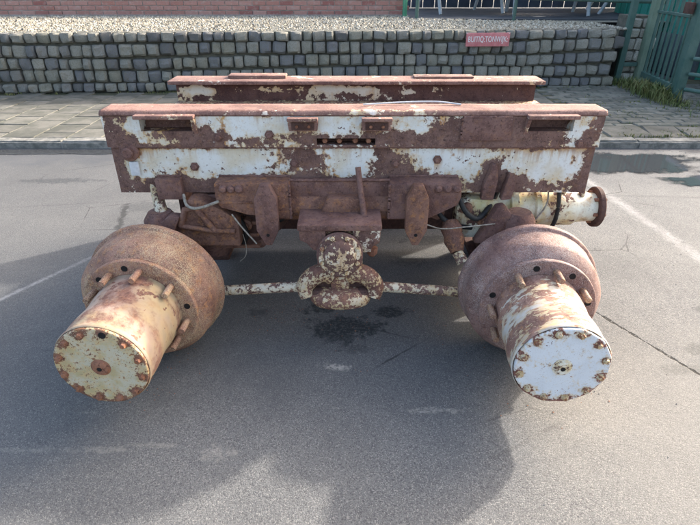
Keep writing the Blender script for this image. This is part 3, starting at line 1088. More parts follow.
weeds('grass_tuft', 'tall green grass growing along the foot of the picket gate',
      [(3.62, 6.55, PZ - .02, .16, .45, 420, .17), (3.56, 6.2, PZ - .02, .16, .40, 520, .20), (3.50, 6.85, PZ - .02, .12, .25, 200, .14),
       (3.6, 5.75, PZ - .02, .22, .28, 260, .10)])
sp = []
for i in range(60):
    x = random.uniform(-4.9, 3.5)
    sp.append((x, wall_y(x) - .045, PZ - .015, .12, .05, random.randint(5, 22), .035))
for i in range(46):
    sp.append((random.uniform(2.4, 4.0), random.uniform(4.5, 6.2), PZ - .012, .10, .06, random.randint(6, 18), .03))
for i in range(14):
    sp.append((random.uniform(2.4, 3.9), 4.50, PZ - .015, .10, .03, 18, .05))
for i in range(30):
    sp.append((random.uniform(-5, 2), 4.472, PZ - .012, .10, .01, 8, .015))
weeds('weeds', 'low weeds in the paving joints and along the wall foot', sp)

# ================================================================== the rusty axle frame
root = empty('axle_frame', (0.01, 1.95, 0.0))
tag(root, 'rusty white painted axle frame with two brake drums and hubs on asphalt', 'axle frame')


def part(name, me, parent=None, **kw):
    return link(name, me, parent or root, **kw)


def gauss2(x, z, l):
    s = 0.0
    for (cx, cz, rx, rz, k) in l:
        s += k * math.exp(-(((x - cx) / rx) ** 2 + ((z - cz) / rz) ** 2))
    return s


def plate(name, x0, x1, z0, z1, y, depth, mat, holes=(), step=0.009, fn=None, parent=None, wob=0.0015, run=None):
    xs = sorted(set([x0, x1] + [h[0] for h in holes] + [h[1] for h in holes]))
    zs = sorted(set([z0, z1] + [h[2] for h in holes] + [h[3] for h in holes]))

    def dense(v):
        o = []
        for a, b in zip(v[:-1], v[1:]):
            n = max(1, int(round((b - a) / step)))
            o += [a + (b - a) * i / n for i in range(n)]
        return o + [v[-1]]
    xs, zs = dense(xs), dense(zs)
    bm = bmesh.new()
    lay = bm.verts.layers.float.new('rust')
    lay2 = bm.verts.layers.float.new('run')
    grid = {}

    def vert(i, j):
        if (i, j) not in grid:
            xx, zz = xs[i], zs[j]
            v = bm.verts.new((xx, y + wob * fbm(xx * 7, zz * 7, 3.0, 3), zz))
            v[lay] = fn(xx, zz) if fn else 0.0
            v[lay2] = run(xx, zz) if run else 0.0
            grid[(i, j)] = v
        return grid[(i, j)]
    for i in range(len(xs) - 1):
        for j in range(len(zs) - 1):
            mx, mz = (xs[i] + xs[i + 1]) / 2, (zs[j] + zs[j + 1]) / 2
            if any(h[0] < mx < h[1] and h[2] < mz < h[3] for h in holes):
                continue
            bm.faces.new((vert(i, j), vert(i + 1, j), vert(i + 1, j + 1), vert(i, j + 1)))
    be = [e for e in bm.edges if len(e.link_faces) == 1]
    r = bmesh.ops.extrude_edge_only(bm, edges=be)
    for g_ in r['geom']:
        if isinstance(g_, bmesh.types.BMVert):
            g_.co.y += depth
            g_[lay] += 0.15
    return part(name, bm_mesh(name, bm, mat, True, 40), parent)


X0, X1 = -0.912, 0.936
ZB, ZS, ZT = 0.565, 0.749, 0.885

low_rust = [(-0.92, .66, .05, .12, .30), (-0.80, .575, .25, .035, .26), (-0.70, .60, .09, .05, .28), (-0.55, .58, .16, .035, .3),
            (-0.30, .59, .22, .045, .34), (-0.20, .70, .075, .05, .34), (-0.13, .665, .05, .05, .2), (0.12, .72, .05, .045, .32), (0.17, .67, .075, .04, .34), (0.25, .63, .09, .04, .22),
            (0.0, .585, .35, .04, .36), (0.35, .59, .18, .04, .32), (0.55, .62, .045, .085, .45), (0.63, .60, .07, .05, .34), (0.78, .585, .12, .035, .32),
            (0.94, .63, .055, .10, .42), (0.95, .74, .03, .08, .3), (-.86, .735, .055, .03, .3), (0.70, .745, .12, .012, .25), (-0.62, .745, .25, .006, .2)]
up_rust = [(-0.88, .83, .045, .10, .30), (-0.86, .765, .10, .035, .28), (-0.66, .80, .14, .03, .25), (-0.53, .79, .035, .055, .30), (-0.47, .83, .02, .05, .25),
           (-0.38, .775, .13, .022, .34), (-0.60, .757, .4, .008, .2), (-0.17, .79, .08, .03, .30), (-0.02, .775, .14, .022, .3), (0.16, .80, .07, .04, .26), (0.24, .775, .14, .028, .32),
           (0.38, .80, .06, .06, .26), (0.50, .82, .14, .07, .5), (0.67, .84, .06, .05, .36), (0.72, .78, .14, .04, .33), (0.90, .78, .05, .045, .3), (0.93, .86, .035, .05, .25),
           (0.0, .885, 3.0, .014, .22), (0.0, .749, 3.0, .006, .16)]
low_white = [(-0.62, .69, .17, .045, -.07), (0.42, .70, .13, .05, -.09), (0.77, .68, .12, .045, -.09), (-0.40, .68, .12, .04, -.06), (-.02, .70, .05, .03, -.04)]
up_white = [(-0.40, .84, .09, .03, -.07), (0.30, .84, .08, .03, -.06), (-0.05, .845, .06, .03, -.06), (0.84, .80, .03, .05, -.05), (-.72, .79, .05, .02, -.03)]


def f_low(x, z):
    return gauss2(x, z, low_rust + low_white) - 0.045


def f_up(x, z):
    return gauss2(x, z, up_rust + up_white) - 0.055


BOLTS = ((-.60, .672), (-.215, .685), (.175, .685), (.335, .70), (-.30, .80), (.86, .765), (-.49, .79))


def run_from(pts, x, z):
    s_ = 0.0
    for (bx, bz, w, ln) in pts:
        if z < bz:
            s_ += math.exp(-((x - bx) / w) ** 2) * math.exp(-(bz - z) / ln)
    return s_


def run_low(x, z):
    s_ = run_from([(bx, bz, .016, .05) for bx, bz in BOLTS if bz < .74], x, z)
    s_ += math.exp(-(ZS - z) / (.035 + .03 * max(0, fbm(x * 6, 2, 0, 3)))) * (0.45 + 0.9 * max(0, fbm(x * 4, 7, 0, 3)) + (0.5 if x > .58 else 0) + (.3 if x < -.7 else 0))
    return min(1.0, s_)


def run_up(x, z):
    s_ = run_from([(bx, bz, .016, .04) for bx, bz in BOLTS if bz > .74] + [(-.172, .82, .05, .03), (.098, .82, .05, .03), (-.68, .815, .09, .03), (.74, .815, .09, .03)], x, z)
    s_ += math.exp(-(ZT - z) / .03) * (0.5 + 0.9 * max(0, fbm(x * 5, 3, 1, 3)))
    return min(1.0, s_)


# lower beam
plate('lower_beam_face', X0 + .004, X1 - .004, ZB, ZS - 0.004, 1.90, 0.04, M['beam'], fn=f_low, run=run_low)
part('lower_beam', box_mesh('lower_beam', (X0 + .006, 1.935, ZB + .002), (X1 - .006, 1.99, ZS - .002), M['rust'], .004))
# upper beam with two step pockets and a slot
pockets = [(-0.775, -0.585, 0.812, 0.862), (0.655, 0.825, 0.812, 0.862), (-0.125, 0.095, 0.760, 0.786)]
upf = plate('upper_beam_face', X0, X1, ZS + 0.003, ZT - 0.018, 1.885, 0.062, M['beam'], holes=pockets, fn=f_up, run=run_up)
part('upper_beam', box_mesh('upper_beam', (X0 + .003, 1.945, ZS + .001), (X1 - .003, 1.99, ZT - .012), M['rust'], .004))
for hx in (-.095, -.04, .02, .07):
    part('slot_bolt', lathe_mesh('slot_bolt', [(0, -.012), (.008, -.012), (.011, -.008), (.011, .04), (0, .04)], M['bolt'], 6), upf, loc=(hx, 1.905, .773))
# bent top flange: rounded front edge
xs_n = 230
prof = [(1.883, ZT - 0.016)]
for k in range(7):
    a = R(180 - 90 * k / 6)
    prof.append((1.900 + .018 * math.cos(a), ZT - .016 + .018 * math.sin(a)))
for k in range(1, 6):
    prof.append((1.900 + k * .02, ZT + .002))
prof += [(2.0, ZT - .012), (1.95, ZT - .012)]
vv, ff, at = [], [], []
for i in range(xs_n + 1):
    xx = X0 - .004 + (X1 - X0 + .008) * i / xs_n
    for j, (py, pz) in enumerate(prof):
        dz = 0.0012 * fbm(xx * 8, py * 8, 1.0, 3)
        vv.append((xx, py, pz + dz))
        at.append(0.06 + 0.12 * fbm(xx * 3, py * 6, 5, 3) - (0.10 if 1 < j < 8 and abs(xx) < .45 else 0))
n = len(prof)
for i in range(xs_n):
    for j in range(n - 1):
        a = i * n + j
        ff.append((a, a + n, a + n + 1, a + 1))
ff.append(tuple(range(n)))
ff.append(tuple(reversed(range(xs_n * n, xs_n * n + n))))
tf = part('top_flange', new_mesh('top_flange', vv, ff, M['top'], True, at))
# lips and gussets over the pockets
for (a, b, g_) in ((-0.785, -0.565, 1), (0.645, 0.832, -1)):
    part('pocket_lip', box_mesh('pocket_lip', (a, 1.852, .862), (b, 1.9, .876), M['top'], .004))
    gx = b - .012 if g_ > 0 else a
    bm = bmesh.new()
    pts = [(1.854, .861), (1.886, .861), (1.886, .800)] if True else []
    v0 = [bm.verts.new((gx, y, z)) for y, z in pts]
    v1 = [bm.verts.new((gx + .012, y, z)) for y, z in pts]
    bm.faces.new(v0)
    bm.faces.new(list(reversed(v1)))
    for k in range(3):
        bm.faces.new((v0[k], v0[(k + 1) % 3], v1[(k + 1) % 3], v1[k]))
    part('gusset', bm_mesh('gusset', bm, M['top']))
# lamp housings
for lx in (-0.172, 0.098):
    bm = bmesh.new()
    ring = [(-.052, .818), (.052, .818), (.056, .845), (.050, .866), (-.050, .866), (-.056, .845)]
    bm_prism(bm, [(lx + x, z) for x, z in ring], 1.862, 1.887, .004)
    lamp = part('lamp_bracket', bm_mesh('lamp_bracket', bm, M['top'], True, 40))
    part('recess_shade', box_mesh('recess_shade', (lx - .042, 1.8585, .823), (lx + .042, 1.866, .850), M['rust_dark'], .002), lamp)  # raised dark plate standing in for a shaded recess
    part('visor', box_mesh('visor', (lx - .056, 1.842, .856), (lx + .056, 1.872, .869), M['top'], .005), lamp)
    for s in (-.022, .022):
        part('screw', lathe_mesh('screw', [(0, -.006), (.005, -.006), (.006, -.002), (.006, .006), (0, .006)], M['bolt'], 8), lamp, loc=(lx + s, 1.857, .836))
# patch plate
part('patch_plate', box_mesh('patch_plate', (0.415, 1.877, .779), (0.598, 1.887, .862), M['rust'], .003))
# big pin with washer, bright strap under it
pin = part('pin', lathe_mesh('pin', [(0, -.022), (.016, -.022), (.021, -.018), (.021, -.004), (.034, -.003), (.037, .001), (.037, .012), (0, .012)], M['rust'], 24), loc=(-.838, 1.886, .733))
part('strap', box_mesh('strap', (-.848, 1.887, .638), (-.812, 1.8985, .694), M['zinc'], .005))
# scattered bolts on the lower beam
boltm = lathe_mesh('bolt', [(0, -.010), (.009, -.010), (.012, -.007), (.012, -.001), (.018, -.001), (.018, .006), (0, .006)], M['rust'], 6)
for (bx, bz) in BOLTS:
    part('bolt', boltm, loc=(bx, 1.896 if bz < .74 else 1.881, bz))
# hanging pad, left
part('pad_bracket', box_mesh('pad_bracket', (-.755, 1.868, .546), (-.655, 1.902, .632), M['rust'], .006))
# torn gusset ears, right
part('torn_ear', prism_mesh('torn_ear', [(.515, .545), (.565, .545), (.572, .62), (.566, .672), (.556, .692), (.543, .690), (.535, .655), (.520, .61)], 1.868, 1.902, M['rust'], .006))
part('torn_ear', prism_mesh('torn_ear', [(.592, .545), (.632, .55), (.640, .60), (.632, .645), (.612, .655), (.600, .60)], 1.862, 1.902, M['rust'], .006))

# ---- bolster under the beam
lb = part('bolster_bracket', prism_mesh('bolster_bracket', [(-.515, .632), (-.23, .632), (-.23, .485), (-.40, .505), (-.498, .535), (-.515, .56)], 1.815, 1.93, M['rust_orange'], .008))
rb = part('bolster_bracket', prism_mesh('bolster_bracket', [(.15, .632), (.425, .632), (.425, .575), (.415, .545), (.31, .49), (.15, .485)], 1.815, 1.93, M['rust'], .008))
capb = lathe_mesh('bracket_bolt', [(0, -.012), (.008, -.012), (.013, -.007), (.013, 0), (.017, .001), (.017, .01), (0, .01)], M['rust'], 10)
for bx in (-.48, -.45, -.42):
    part('bracket_bolt', capb, lb, loc=(bx, 1.812, .612))
for bx in (.335, .37, .405):
    part('bracket_bolt', capb, rb, loc=(bx, 1.812, .614))
part('bolster_rib', box_mesh('bolster_rib', (-.512, 1.812, .552), (-.375, 1.822, .563), M['rust_orange'], .003), lb)
part('cross_tube', tube_mesh('cross_tube', [(-.30, 1.90, .515), (.22, 1.90, .515)], .062, M['rust_orange'], 24))
part('skirt_plate', box_mesh('skirt_plate', (-.235, 1.86, .558), (.155, 1.905, .628), M['rust'], .012))
part('saddle', prism_mesh('saddle', [(-.085, .575), (.045, .575), (.075, .50), (-.12, .50)], 1.81, 1.90, M['rust_orange'], .008))
for cx_ in (-.318, .255):
    w = .043
    pts = [(cx_ - w, .585), (cx_ - .018, .640), (cx_ + .018, .640), (cx_ + w, .585), (cx_ + w, .455), (cx_ + .012, .392), (cx_ - .012, .392), (cx_ - w, .455)]
    bp = part('bump_stop', prism_mesh('bump_stop', pts, 1.775, 1.812, M['rust' if cx_ < 0 else 'rust_orange'], .006))
    part('rivet', lathe_mesh('rivet', [(0, -.003), (.006, -.003), (.007, 0), (.007, .004), (0, .004)], M['hole_shade'], 8), bp, loc=(cx_, 1.775, .437))
part('bar', tube_mesh('bar', [(.030, 1.855, .685), (.038, 1.83, .62), (.053, 1.79, .515)], [.011, .011, .0125], M['rust'], 12))

# ---- pivot
part('pivot_plate', box_mesh('pivot_plate', (-.195, 1.69, .495), (.118, 1.86, .520), M['rust'], .006))
part('pivot_cheek', prism_mesh('pivot_cheek', [(-.19, .496), (-.09, .496), (-.09, .40), (-.14, .41), (-.165, .44), (-.19, .452)], 1.70, 1.80, M['rust'], .008))
ck = part('pivot_cheek', prism_mesh('pivot_cheek', [(.01, .496), (.115, .496), (.112, .44), (.085, .425), (.08, .40), (.01, .40)], 1.70, 1.80, M['pivot'], .008))
part('drain_plug', lathe_mesh('drain_plug', [(0, .37), (.012, .37), (.014, .375), (.02, .38), (.022, .405), (0, .405)], M['bolt'], 10, 'Z', (.085, 1.735, 0)), ck)
tilt = (R(-14), 0, 0)
pv = part('pivot_housing', lathe_mesh('pivot_housing', [(.080, .004), (.087, .006), (.087, .035), (.082, .045), (.08, .16), (0, .16)], M['rust'], 40), loc=(-.038, 1.665, .408), rot=tilt)
part('pivot_cover', lathe_mesh('pivot_cover', [(0, -.030), (.03, -.030), (.045, -.027), (.058, -.018), (.061, -.008), (.078, -.006), (.081, -.001), (.081, .012), (.07, .014)], M['pivot'], 40), pv, loc=(-.038, 1.663, .408), rot=tilt)
sm = lathe_mesh('cover_bolt', [(0, -.010), (.007, -.010), (.009, -.007), (.009, .004), (0, .004)], M['bolt_pale'], 8)
for k in range(8):
    a = R(22 + 45 * k)
    q = Matrix.Rotation(R(-14), 3, 'X') @ Vector((.071 * math.cos(a), -.006, .071 * math.sin(a)))
    part('cover_bolt', sm, pv, loc=(-.038 + q.x, 1.663 + q.y, .408 + q.z), rot=tilt)
# drop arm and clevis
part('drop_arm', prism_mesh('drop_arm', [(-.085, .37), (.012, .37), (.0, .30), (-.004, .235), (-.072, .235), (-.076, .30)], 1.665, 1.735, M['clevis'], .012))
part('arm_side', box_mesh('arm_side', (.018, 1.70, .27), (.048, 1.78, .41), M['clevis'], .008))
part('arm_side', box_mesh('arm_side', (-.125, 1.70, .27), (-.095, 1.78, .41), M['clevis'], .008))
bm = bmesh.new()
bm_lathe(bm, [(0, .196), (.07, .196), (.098, .204), (.106, .220), (.102, .242), (.07, .258), (0, .262)], 40, 'Z', (0, 0, 0))
for v in bm.verts:
    v.co.x *= 1.12
    v.co.y *= 0.62
    v.co += Vector((-.038, 1.665, 0)) + mnoise.noise_vector(v.co * 20) * .003
part('clevis_base', bm_mesh('clevis_base', bm, M['clevis'], True, 50))
for s in (-1, 1):
    pts = curve_pts([(-.038 + s * .125, 1.665, .222), (-.038 + s * .135, 1.685, .262), (-.038 + s * .105, 1.69, .302), (-.038 + s * .062, 1.69, .318), (-.038 + s * .03, 1.69, .300)], 6)
    part('clevis_ear', tube_mesh('clevis_ear', pts, [.030 + .008 * math.sin(i / len(pts) * 3.1) for i in range(len(pts))], M['clevis'], 14))
    part('ball_joint', lathe_mesh('ball_joint', [(0, .222), (.024, .224), (.03, .236), (.027, .250), (.016, .26), (0, .262)], M['rust_dark'], 20, 'Z', (-.038 + s * .085, 1.668, 0)))
part('clevis_block', prism_mesh('clevis_block', [(-.135, .215), (.06, .215), (.068, .25), (.045, .292), (-.12, .292), (-.143, .25)], 1.685, 1.75, M['rust_dark'], .015))
part('pivot_block', prism_mesh('pivot_block', [(-.115, .497), (.04, .497), (.05, .40), (.03, .30), (-.105, .30), (-.125, .40)], 1.72, 1.80, M['clevis'], .012))
# tie rods
part('tie_rod', tube_mesh('tie_rod', [(-.165, 1.70, .250), (-.19, 1.70, .249), (-.20, 1.70, .249), (-.55, 1.735, .206)], [.024, .025, .0205, .0205], M['rod'], 20))
part('tie_rod', tube_mesh('tie_rod', [(.088, 1.70, .250), (.11, 1.70, .249), (.12, 1.70, .249), (.50, 1.735, .198)], [.024, .025, .0205, .0205], M['rod'], 20))

# ---- wheel ends
AX = 0.262
Y_FL = 1.517
drum_prof = [(.150, .010), (.152, .001), (.198, .0), (.2035, .0015), (.2055, .004), (.2065, .016), (.2045, .019), (.212, .024), (.236, .050), (.242, .060),
             (.2455, .10), (.247, .145), (.249, .150), (.258, .155), (.2605, .160), (.2605, .178), (.256, .183), (.20, .186), (.08, .186), (0, .186)]
stud_prof = [(0, -.064), (.010, -.064), (.0118, -.061), (.0118, .0), (.0118, .02), (0, .02)]
stud_me = lathe_mesh('wheel_stud', stud_prof, M['drum_warm'], 12)
hole_disc_me = lathe_mesh('stud_hole_disc', [(0, -.0012), (.0095, -.0012), (.0105, -.0016), (.0112, -.0012), (.0115, .004)], M['hole_shade'], 14)  # dark disc on the flange face, painted in place of a shaded hole


def wheel_end(cx, yaw, drum_mat, hub_mat, cap_mat, studs, holes, warm_bolt, seed, missing=None):
    rot = Matrix.Rotation(yaw, 4, 'Z')
    T = Matrix.Translation((cx, Y_FL, AX)) @ rot

    def place(me):
        me.transform(T)
        return me
    d = lathe_mesh('brake_drum', drum_prof, drum_mat, 96, wob=0.006)
    drum = part('brake_drum', place(d))
    for a in studs:
        p = T @ Vector((.1690 * math.cos(R(a)), -.002, .1690 * math.sin(R(a))))
        part('wheel_stud', stud_me, drum, loc=p, rot=(0, 0, yaw + random.gauss(0, .02)))
    for a in holes:
        p = T @ Vector((.176 * math.cos(R(a)), -.0005, .176 * math.sin(R(a))))
        part('stud_hole_disc', hole_disc_me, drum, loc=p, rot=(0, 0, yaw))
    # planetary hub, dense enough to carry the wear attribute
    L = .295
    prof = [(.153, .008), (.151, .002)] + [(.1475 + .0025 * math.sin(k * .7), -.01 - k * (L - .03) / 14) for k in range(15)] + [(.1485, -L + .018), (.1505, -L + .012), (.1505, -L + .004), (.148, -L)]
    segn = 96
    vv, ff, at = [], [], []
    for (r, y) in prof:
        for i in range(segn):
            a = 2 * math.pi * i / segn
            vv.append((r * math.cos(a), y, r * math.sin(a)))
            at.append(.05 * fbm(math.cos(a) * 2 + seed, y * 8, math.sin(a) * 2, 3) + (.08 if y > -.06 else 0))
    for j in range(len(prof) - 1):
        for i in range(segn):
            k = (i + 1) % segn
            a, b = j * segn, (j + 1) * segn
            ff.append((a + k, a + i, b + i, b + k))
    hub = part('planetary_hub', place(new_mesh('planetary_hub', vv, ff, hub_mat, True, at)))
    # cover plate
    ba = [R(15 + 30 * k) for k in range(12)]
    vv, ff, at = [(0, -L - .010, 0)], [], [0.0]
    rr = [.02, .035, .05, .065, .08, .092, .102, .110, .118, .126, .134, .141, .1455, .147, .147]
    yy = [-.010] * 12 + [-.0095, -.006, .006]
    for r, y in zip(rr, yy):
        for i in range(segn):
            a = 2 * math.pi * i / segn
            da = min(abs((a - q + math.pi) % (2 * math.pi) - math.pi) for q in ba)
            r2 = r
            if r > .14:
                r2 = r - .003 * (1 - math.exp(-(da / .10) ** 2)) * (1 if cap_mat is M['cap_white'] else .4)
            vv.append((r2 * math.cos(a), -L + y, r2 * math.sin(a)))
            db = min(math.hypot(r * math.cos(a) - .128 * math.cos(q), r * math.sin(a) - .128 * math.sin(q)) for q in ba)
            low = max(0, -math.sin(a))
            at.append(.24 * math.exp(-(db / .016) ** 2) + .12 * max(0, (r - .118) / .03) * (0.6 + .8 * low))
    for i in range(segn):
        ff.append((0, 1 + i, 1 + (i + 1) % segn))
    for j in range(len(rr) - 1):
        for i in range(segn):
            k = (i + 1) % segn
            a, b = 1 + j * segn, 1 + (j + 1) * segn
            ff.append((a + i, b + i, b + k, a + k))
    part('cover_plate', place(new_mesh('cover_plate', vv, ff, cap_mat, True, at)), hub)
    bprof = [(0, -.011), (.0075, -.011), (.0095, -.0085), (.0105, -.0015), (.0135, -.001), (.0135, .003), (0, .003)]
    bme = lathe_mesh('cover_bolt', bprof, warm_bolt, 6)
    for k, a in enumerate(ba):
        if missing is not None and k == missing:
            p = T @ Vector((.128 * math.cos(a), -L - .0105, .128 * math.sin(a)))
            part('bolt_hole_disc', lathe_mesh('bolt_hole_disc', [(0, -.001), (.008, -.001), (.0095, -.002), (.0115, -.001), (.012, .003)], M['hole_shade'], 14), hub, loc=p, rot=(0, 0, yaw))  # flat dark disc stands in for the shade of an empty hole
            continue
        p = T @ Vector((.128 * math.cos(a), -L - .010, .128 * math.sin(a)))
        part('cover_bolt', bme, hub, loc=p, rot=(0, random.uniform(0, 1), yaw))
    boss = lathe_mesh('centre_plug', [(0, -.0105), (.008, -.0105), (.018, -.011), (.024, -.008), (.026, -.003), (.031, -.0015), (.031, .003), (0, .003)],
                      warm_bolt if cap_mat is not M['cap_white'] else M['plug'], 24)
    p = T @ Vector((0, -L - .010, 0))
    part('centre_plug', boss, hub, loc=p, rot=(0, 0, yaw))
    part('plug_socket_disc', lathe_mesh('plug_socket_disc', [(0, -.0112), (.006, -.0112), (.008, -.0114), (.0085, -.009)], M['hole_shade'], 8), hub, loc=p, rot=(0, 0, yaw))  # dark disc on the plug, shade of a socket put in as colour
    return drum


M['plug'] = mat_paint('plug_paint', paint=(.7, .68, .6), dirty=(.5, .4, .2), amt=-.04, scale=30, dirt=.9)
wheel_end(-0.756, 0.045 * -1, M['drum_warm'], M['hub_tan'], M['cap_dirty'], [152, 118, 80, 40, -13, -45, -80, 188], [8, 97, 134, 222], M['bolt'], 3.0, missing=2)
wheel_end(0.674, 0.06 * -1 + .0, M['drum'], M['hub_flaky'], M['cap_white'], [176, 122, 77, 33, -4, -45, -110, 212], [100, 57, 160, 13], M['bolt_pale'], 11.0)

# ---- knuckles, housings behind the drums
def blob(name, pts, radii, mat, seg=16):
    return part(name, tube_mesh(name, pts, radii, mat, seg))


for s, cx in ((-1, -0.756), (1, 0.674)):
    part('back_plate', lathe_mesh('back_plate', [(.0, 1.706), (.20, 1.706), (.215, 1.712), (.215, 1.722), (.12, 1.735), (.11, 1.80), (.135, 1.83), (.135, 1.93), (.10, 1.97), (0, 1.98)], M['rust_dark'], 40, 'Y', (cx, 0, AX + .02)))
    blob('king_pin', [(cx, 1.86, .10), (cx, 1.86, .14), (cx, 1.86, .47), (cx, 1.86, .50)], [.05, .065, .065, .045], M['rust'])
# left: cast steering arm with a framed triangular pocket
arm = part('steering_arm', prism_mesh('steering_arm', [(-.735, .36), (-.44, .36), (-.44, .475), (-.50, .52), (-.575, .56), (-.63, .56), (-.66, .50), (-.72, .44)], 1.83, 1.93, M['rust_orange'], .012))
part('arm_rib', tube_mesh('arm_rib', [(-.668, 1.822, .455), (-.640, 1.822, .525), (-.600, 1.822, .53), (-.535, 1.822, .435)], .013, M['rust_orange'], 8), arm)
part('arm_rib', tube_mesh('arm_rib', [(-.668, 1.822, .455), (-.535, 1.822, .432), (-.455, 1.822, .432)], .011, M['rust_orange'], 8), arm)
part('steering_lug', prism_mesh('steering_lug', [(-.80, .43), (-.69, .44), (-.66, .50), (-.70, .505), (-.74, .475), (-.80, .465)], 1.80, 1.85, M['rust'], .008))
blob('stay', [(-.785, 1.92, .60), (-.775, 1.915, .57), (-.745, 1.86, .46)], [.020, .022, .026], M['rod'])
blob('knuckle_body', [(-.60, 1.96, .28), (-.56, 1.97, .40), (-.56, 1.98, .55)], [.07, .10, .085], M['rust'])
part('axle_housing', box_mesh('axle_housing', (-.60, 1.94, .285), (-.36, 2.2, .54), M['rust'], .03, 3))
for k_ in range(4):
    part('housing_rib', box_mesh('housing_rib', (-.59, 1.915, .305 + k_ * .055), (-.38, 1.945, .321 + k_ * .055), M['rust_orange'], .005))
part('axle_housing', prism_mesh('axle_housing', [(-.44, .30), (-.29, .38), (-.24, .45), (-.24, .56), (-.44, .56)], 1.93, 2.1, M['rust_dark'], .02))
part('axle_housing', prism_mesh('axle_housing', [(.28, .40), (.40, .36), (.50, .36), (.50, .56), (.28, .56)], 1.96, 2.12, M['rust_dark'], .02))
# right: pointed lug, white housing, boot, cross tube with flange
part('steering_lug', prism_mesh('steering_lug', [(.50, .37), (.66, .37), (.66, .45), (.635, .50), (.605, .535), (.575, .53), (.555, .49), (.53, .43)], 1.83, 1.88, M['rust'], .012))
part('knuckle_body', prism_mesh('knuckle_body', [(.43, .36), (.58, .36), (.60, .53), (.47, .54), (.43, .50)], 1.90, 2.02, M['pipe'], .02))
boot = part('boot', tube_mesh('boot', [(.405, 1.88, .45), (.41, 1.86, .425), (.415, 1.845, .405), (.42, 1.83, .385), (.43, 1.80, .35)], [.030, .044, .038, .042, .026], M['rust_orange'], 20))
part('boot_end', tube_mesh('boot_end', [(.43, 1.80, .35), (.452, 1.775, .315)], [.022, .024], M['rod'], 16), boot)
ctube = part('cross_shaft', lathe_mesh('cross_shaft', [(0, .54), (.085, .54), (.088, .60), (.082, .66), (.098, .665), (.098, .695), (.084, .70), (.082, .765), (.094, .77), (.094, .79), (.080, .795), (.078, .94), (.066, .96), (.060, 1.04), (0, 1.04)],
                                           M['pipe'], 32, 'X', (0, 2.02, .452)))
fl = part('shaft_flange', lathe_mesh('shaft_flange', [(0, 1.035), (.03, 1.035), (.082, 1.036), (.086, 1.040), (.086, 1.056), (.082, 1.060), (.03, 1.060), (.024, 1.068), (0, 1.068)], M['rust_dark'], 36, 'X', (0, 2.02, .452)), ctube)
fb = lathe_mesh('flange_bolt', [(0, -.01), (.007, -.01), (.008, -.006), (.008, .04), (0, .04)], M['bolt'], 8, 'X')
for k in range(6):
    a = R(10 + 60 * k)
    part('flange_bolt', fb, ctube, loc=(1.03, 2.02 + .062 * math.cos(a), .452 + .062 * math.sin(a)))
for (bx, bz) in ((.97, .522), (.60, .545), (.89, .535)):
    part('shaft_bolt', lathe_mesh('shaft_bolt', [(0, 0), (.014, 0), (.014, .018), (.009, .026), (0, .026)], M['rod'], 8, 'Z'), ctube, loc=(bx, 2.0, bz - .012))

# ---- clutter: hoses, clamps and weld beads
def weld(p, q, r=.0055):
    p, q = Vector(p), Vector(q)
    n_ = max(6, int((q - p).length / .006))
    pts = [p + (q - p) * (i / n_) for i in range(n_ + 1)]
    pts = [c + mnoise.noise_vector(c * 60) * .0012 for c in pts]
    part('weld_bead', tube_mesh('weld_bead', pts, [r * (1 + .35 * math.sin(i * 2.1) * random.random()) for i in range(n_ + 1)], M['rust'], 7))


for p, q in (((-.512, 1.897, .634), (-.235, 1.897, .634)), ((.155, 1.897, .634), (.422, 1.897, .634)), ((-.752, 1.897, .634), (-.658, 1.897, .634)),
             ((.417, 1.883, .864), (.596, 1.883, .864)), ((.414, 1.883, .781), (.414, 1.883, .860)), ((-.233, 1.862, .630), (.153, 1.862, .630)),
             ((-.19, 1.86, .523), (.113, 1.86, .523)), ((-.23, 1.817, .49), (-.23, 1.817, .628)), ((.15, 1.817, .49), (.15, 1.817, .628)), ((-.90, 1.893, ZS + .001), (.925, 1.893, ZS + .001))):
    weld(p, q)
for ctrl, r in (([(.43, 1.87, .55), (.46, 1.85, .50), (.51, 1.86, .47), (.56, 1.90, .50), (.60, 1.95, .55)], .011),
                ([(.33, 1.90, .53), (.37, 1.87, .47), (.43, 1.88, .43), (.50, 1.90, .41)], .010),
                ([(-.48, 1.93, .54), (-.45, 1.89, .46), (-.43, 1.90, .38), (-.47, 1.95, .30)], .012),
                ([(-.38, 1.92, .53), (-.35, 1.89, .47), (-.30, 1.90, .44), (-.24, 1.92, .47), (-.20, 1.93, .52)], .009)):
    part('hose', tube_mesh('hose', curve_pts(ctrl, 7), r, M['black'], 10))
for (cx_, cy_, cz_, rr_) in ((-.50, 1.955, .47, .035), (-.43, 1.925, .42, .028), (-.47, 1.95, .36, .032), (.47, 1.895, .50, .024), (.36, 1.95, .46, .032), (.54, 1.895, .44, .022)):
    part('fitting', lathe_mesh('fitting', [(0, -.03), (rr_ * .5, -.03), (rr_ * .55, -.018), (rr_, -.016), (rr_, .02), (0, .02)], M['rust_orange'], 8), loc=(cx_, cy_, cz_), rot=(random.uniform(-.3, .3), 0, random.uniform(-.3, .3)))

# ---- rear beam, longitudinals and unseen shade boxes
RX0, RX1 = -0.835, 0.895


def f_rear(x, z):
    s = gauss2(x, z, [(-.70, .845, .10, .02, -.20), (-.42, .855, .16, .018, -.18), (-.05, .855, .14, .016, -.15), (.28, .84, .03, .01, -.12), (.05, .85, .12, .014, -.1), (-.45, .80, .3, .006, -.08), (.4, .845, .05, .008, -.14)])
    return s + 0.065 + gauss2(x, z, [(-.58, .84, .05, .05, .15), (.6, .84, .25, .06, .10)])


